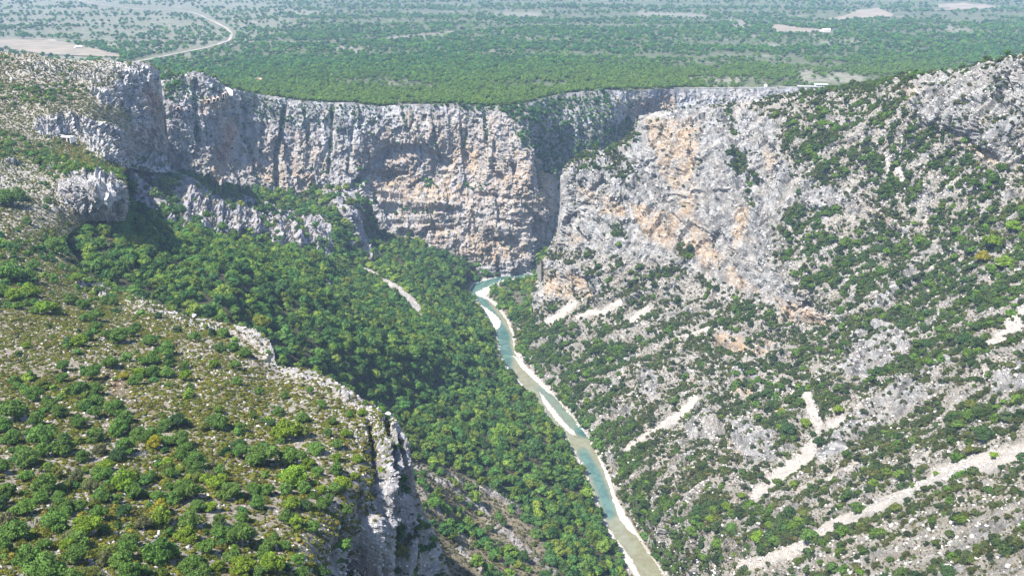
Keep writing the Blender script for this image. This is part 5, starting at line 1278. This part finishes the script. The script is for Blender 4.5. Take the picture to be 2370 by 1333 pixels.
# openings of the road tunnel in the cliff
def arch_window(u, v, w, h, label, mat=STONEW, out=3.0):
    G = GRID['B']; P = surf('B', u, v); root = bpy.data.objects.new('tunnel_window', None); link(root)
    root.location = P + np.array([0, -out * 0.3, 0]); root.rotation_euler.z = 0.18; tag(root, label, 'tunnel window', 'windows of the cliff road tunnel')
    n = 8; inner = [(-w / 2, -h / 2)] + [(-w / 2 * math.cos(math.pi * k / n), h / 2 - w / 2 + w / 2 * math.sin(math.pi * k / n)) for k in range(n + 1)] + [(w / 2, -h / 2)]
    outer = [(x * 1.45, z * 1.22 + 0.15) for x, z in inner]; m_ = len(inner); V = []; F = []
    for (x, z) in inner: V.append((x, -out, z))
    for (x, z) in outer: V.append((x, -out, z))
    for (x, z) in inner: V.append((x, 0.6, z))
    for (x, z) in outer: V.append((x * 1.15, 1.5, z * 1.1))
    for i in range(m_ - 1):
        F += [(i, i + 1, m_ + i + 1, m_ + i), (2 * m_ + i, 2 * m_ + i + 1, i + 1, i), (m_ + i, m_ + i + 1, 3 * m_ + i + 1, 3 * m_ + i)]
    part('arch', mesh_from('arch', V, F, mat), root)
    B = [(x, 0.2 - out * 0.1, z) for x, z in inner]
    part('opening', mesh_from('opening', B, [tuple(range(m_))], DARK), root)  # flat near-black face, the shade inside the tunnel painted as colour
for k, (u, v, w, h, lab) in enumerate([(478, 236, 3.4, 4.2, 'lone arched tunnel window in a small cave left of the row'), (489, 233, 2.8, 3.6, 'first arch of the tunnel window row, at its left end'), (496, 231, 2.8, 3.6, 'second arch of the tunnel window row in the cliff'),
        (505, 228, 3.4, 4.6, 'third and widest arch of the tunnel window row'), (514, 225, 2.2, 6.0, 'tall narrow tunnel opening beside the rock pillars'), (520, 222, 2.2, 6.5, 'tallest narrow tunnel opening at the right end of the row'), (410, 254, 3.6, 3.0, 'lowest small tunnel opening in the ochre patch of the cliff'), (438, 247, 3.4, 3.2, 'dark tunnel opening halfway between the ochre patch and the row')]):
    arch_window(u, v, w, h, lab)

# gallery portal on the left hill road
P = surf('E', 160, 330); root = bpy.data.objects.new('gallery_portal', None); link(root); root.location = P + np.array([0, -2, 0]); root.rotation_euler.z = -0.25
tag(root, 'beige concrete road gallery portal under the upper left cliff', 'gallery')
part('roof_slab', box_mesh('roof_slab', 11, 7, 0.7, CONC, (0, 0, 5.4), 0.08), root)
part('pillar', box_mesh('pillar', 0.9, 0.9, 5.6, CONC, (-4.6, -2.6, 2.3)), root)
part('pillar', box_mesh('pillar', 1.1, 1.1, 6.4, CONC, (1.2, -2.6, 1.9)), root)
part('side_wall', box_mesh('side_wall', 0.6, 6.4, 5.2, WALL, (4.9, 0, 2.5)), root)
part('back_wall', box_mesh('back_wall', 9.2, 0.4, 5.2, DARK, (0, 3.1, 2.5)), root)  # near-black panel: the gallery's dark interior is put in as colour

# boulders
def boulder_mesh(seed, flat=0.8):
    v, f = icos(3); r = np.random.default_rng(seed); v = v.copy()
    for _ in range(9):                      # cut by planes, as broken limestone
        nrm = unit(r.normal(size=3)); d = r.uniform(0.55, 0.85); s_ = v @ nrm - d; v -= np.outer(np.maximum(s_, 0), nrm)
    v *= (1 + 0.10 * fbm(v * 2.3 + seed, 3))[:, None]; v[:, 2] *= flat
    return mesh_from('boulder', v, f, ROCKM)
BM = [boulder_mesh(900 + k, (0.8, 1.2, 1.0, 0.7)[k]) for k in range(4)]
for k, (key, u, v, w, hr, lab) in enumerate([
    ('D', 541, 588, 20, 1.3, 'tall pale boulder rising out of the forest below the lower cliff'), ('D', 939, 750, 13, 1.0, 'small white boulder above the dark forest left of the gorge'),
    ('D', 918, 756, 9, 1.2, 'narrow grey boulder left of the small white boulder'), ('D', 872, 766, 12, 0.9, 'pale boulder lowest of the three in the forest'),
    ('C', 1196, 812, 12, 0.7, 'light boulder at the bend of the right river bank'), ('C', 1203, 824, 14, 0.7, 'broad boulder just below the river bend'), ('D', 1186, 826, 8, 0.7, 'small boulder standing in the shallow water at the bend'),
    ('D', 1350, 1006, 9, 0.7, 'rounded rock inside the small turquoise pool'), ('D', 1315, 983, 5, 0.7, 'tiny pale rock in the middle of the shallows'), ('D', 1338, 990, 6, 0.7, 'flat pale rock just upstream of the turquoise pool'),
    ('E', 449, 734, 12, 1.0, 'grey blue boulder on the white crest between two bushes'), ('E', 514, 735, 13, 1.0, 'pale boulder on the crest beside a dark bush'), ('E', 896, 962, 22, 1.0, 'white rock lump on the cliff edge above the pillars'), ('E', 930, 1012, 18, 1.3, 'smooth tall white rock at the very edge of the left spur'),
    ('E', 512, 816, 12, 0.8, 'lone grey boulder in the scrub below the crest'), ('D', 1560, 1342, 10, 0.7, 'boulder at the foot of the bottom right bank'), ('C', 2200, 1318, 34, 0.6, 'large white slab of rock at the bottom right edge'),
    ('E', 28, 188, 10, 0.8, 'low white boulder on the upper left slope')]):
    P = surf(key, u, v); d = project(P)[2]; R = 0.5 * w * d / FOC
    o = bpy.data.objects.new('boulder', BM[k % 4]); link(o); o.location = P + np.array([0, 0, R * hr * 0.35]); o.scale = (R, R * 0.9, R * hr); o.rotation_euler.z = k * 1.3
    tag(o, lab, 'boulder')
for k, (u, v, w, lab) in enumerate([(334, 1062, 22, 'bleached dead tree with spread branches in the left grove'), (481, 1112, 24, 'bare silver dead tree beside the slope path'), (81, 1222, 24, 'grey dead tree in the bottom left corner'), (203, 1060, 22, 'leafless grey tree between two green crowns'),
        (500, 1182, 20, 'small bleached dead tree below the scrub'), (238, 1342, 26, 'pale dead branches at the bottom edge of the picture'), (655, 1100, 16, 'twiggy dead tree near the bright green clump')]):
    P = surf('E', u, v); d = project(P)[2]; R = 0.5 * w * d / FOC * 1.3
    o = bpy.data.objects.new('dead_tree', TRD[k % 3]); link(o); o.location = P; o.scale = (R * 1.2, R * 1.2, R * 1.3); o.rotation_euler.z = k
    tag(o, lab, 'dead tree')


# ------------------------------------------------------------------ air
def haze_box():
    import bmesh
    bm = bmesh.new(); bmesh.ops.create_cube(bm, size=1.0)
    lo = Vector((-9500, -150, -40)); hi = Vector((9500, 13500, CAMZ + 12)); 
    for v in bm.verts: v.co = Vector(((lo.x + hi.x) / 2 + v.co.x * (hi.x - lo.x), (lo.y + hi.y) / 2 + v.co.y * (hi.y - lo.y), (lo.z + hi.z) / 2 + v.co.z * (hi.z - lo.z)))
    me = bpy.data.meshes.new('haze'); bm.to_mesh(me); bm.free()
    m = bpy.data.materials.new('haze_air'); m.use_nodes = True; nt = m.node_tree; nt.nodes.clear()
    out = nt.nodes.new('ShaderNodeOutputMaterial'); v = nt.nodes.new('ShaderNodeVolumePrincipled')
    v.inputs['Color'].default_value = (0.50, 0.70, 1.0, 1); v.inputs['Density'].default_value = HAZE; v.inputs['Anisotropy'].default_value = 0.0
    nt.links.new(v.outputs[0], out.inputs['Volume']); me.materials.append(m)
    o = link(bpy.data.objects.new('haze', me)); tag(o, 'thin blue haze filling the gorge and the air over the plateau', kind='stuff')
haze_box()
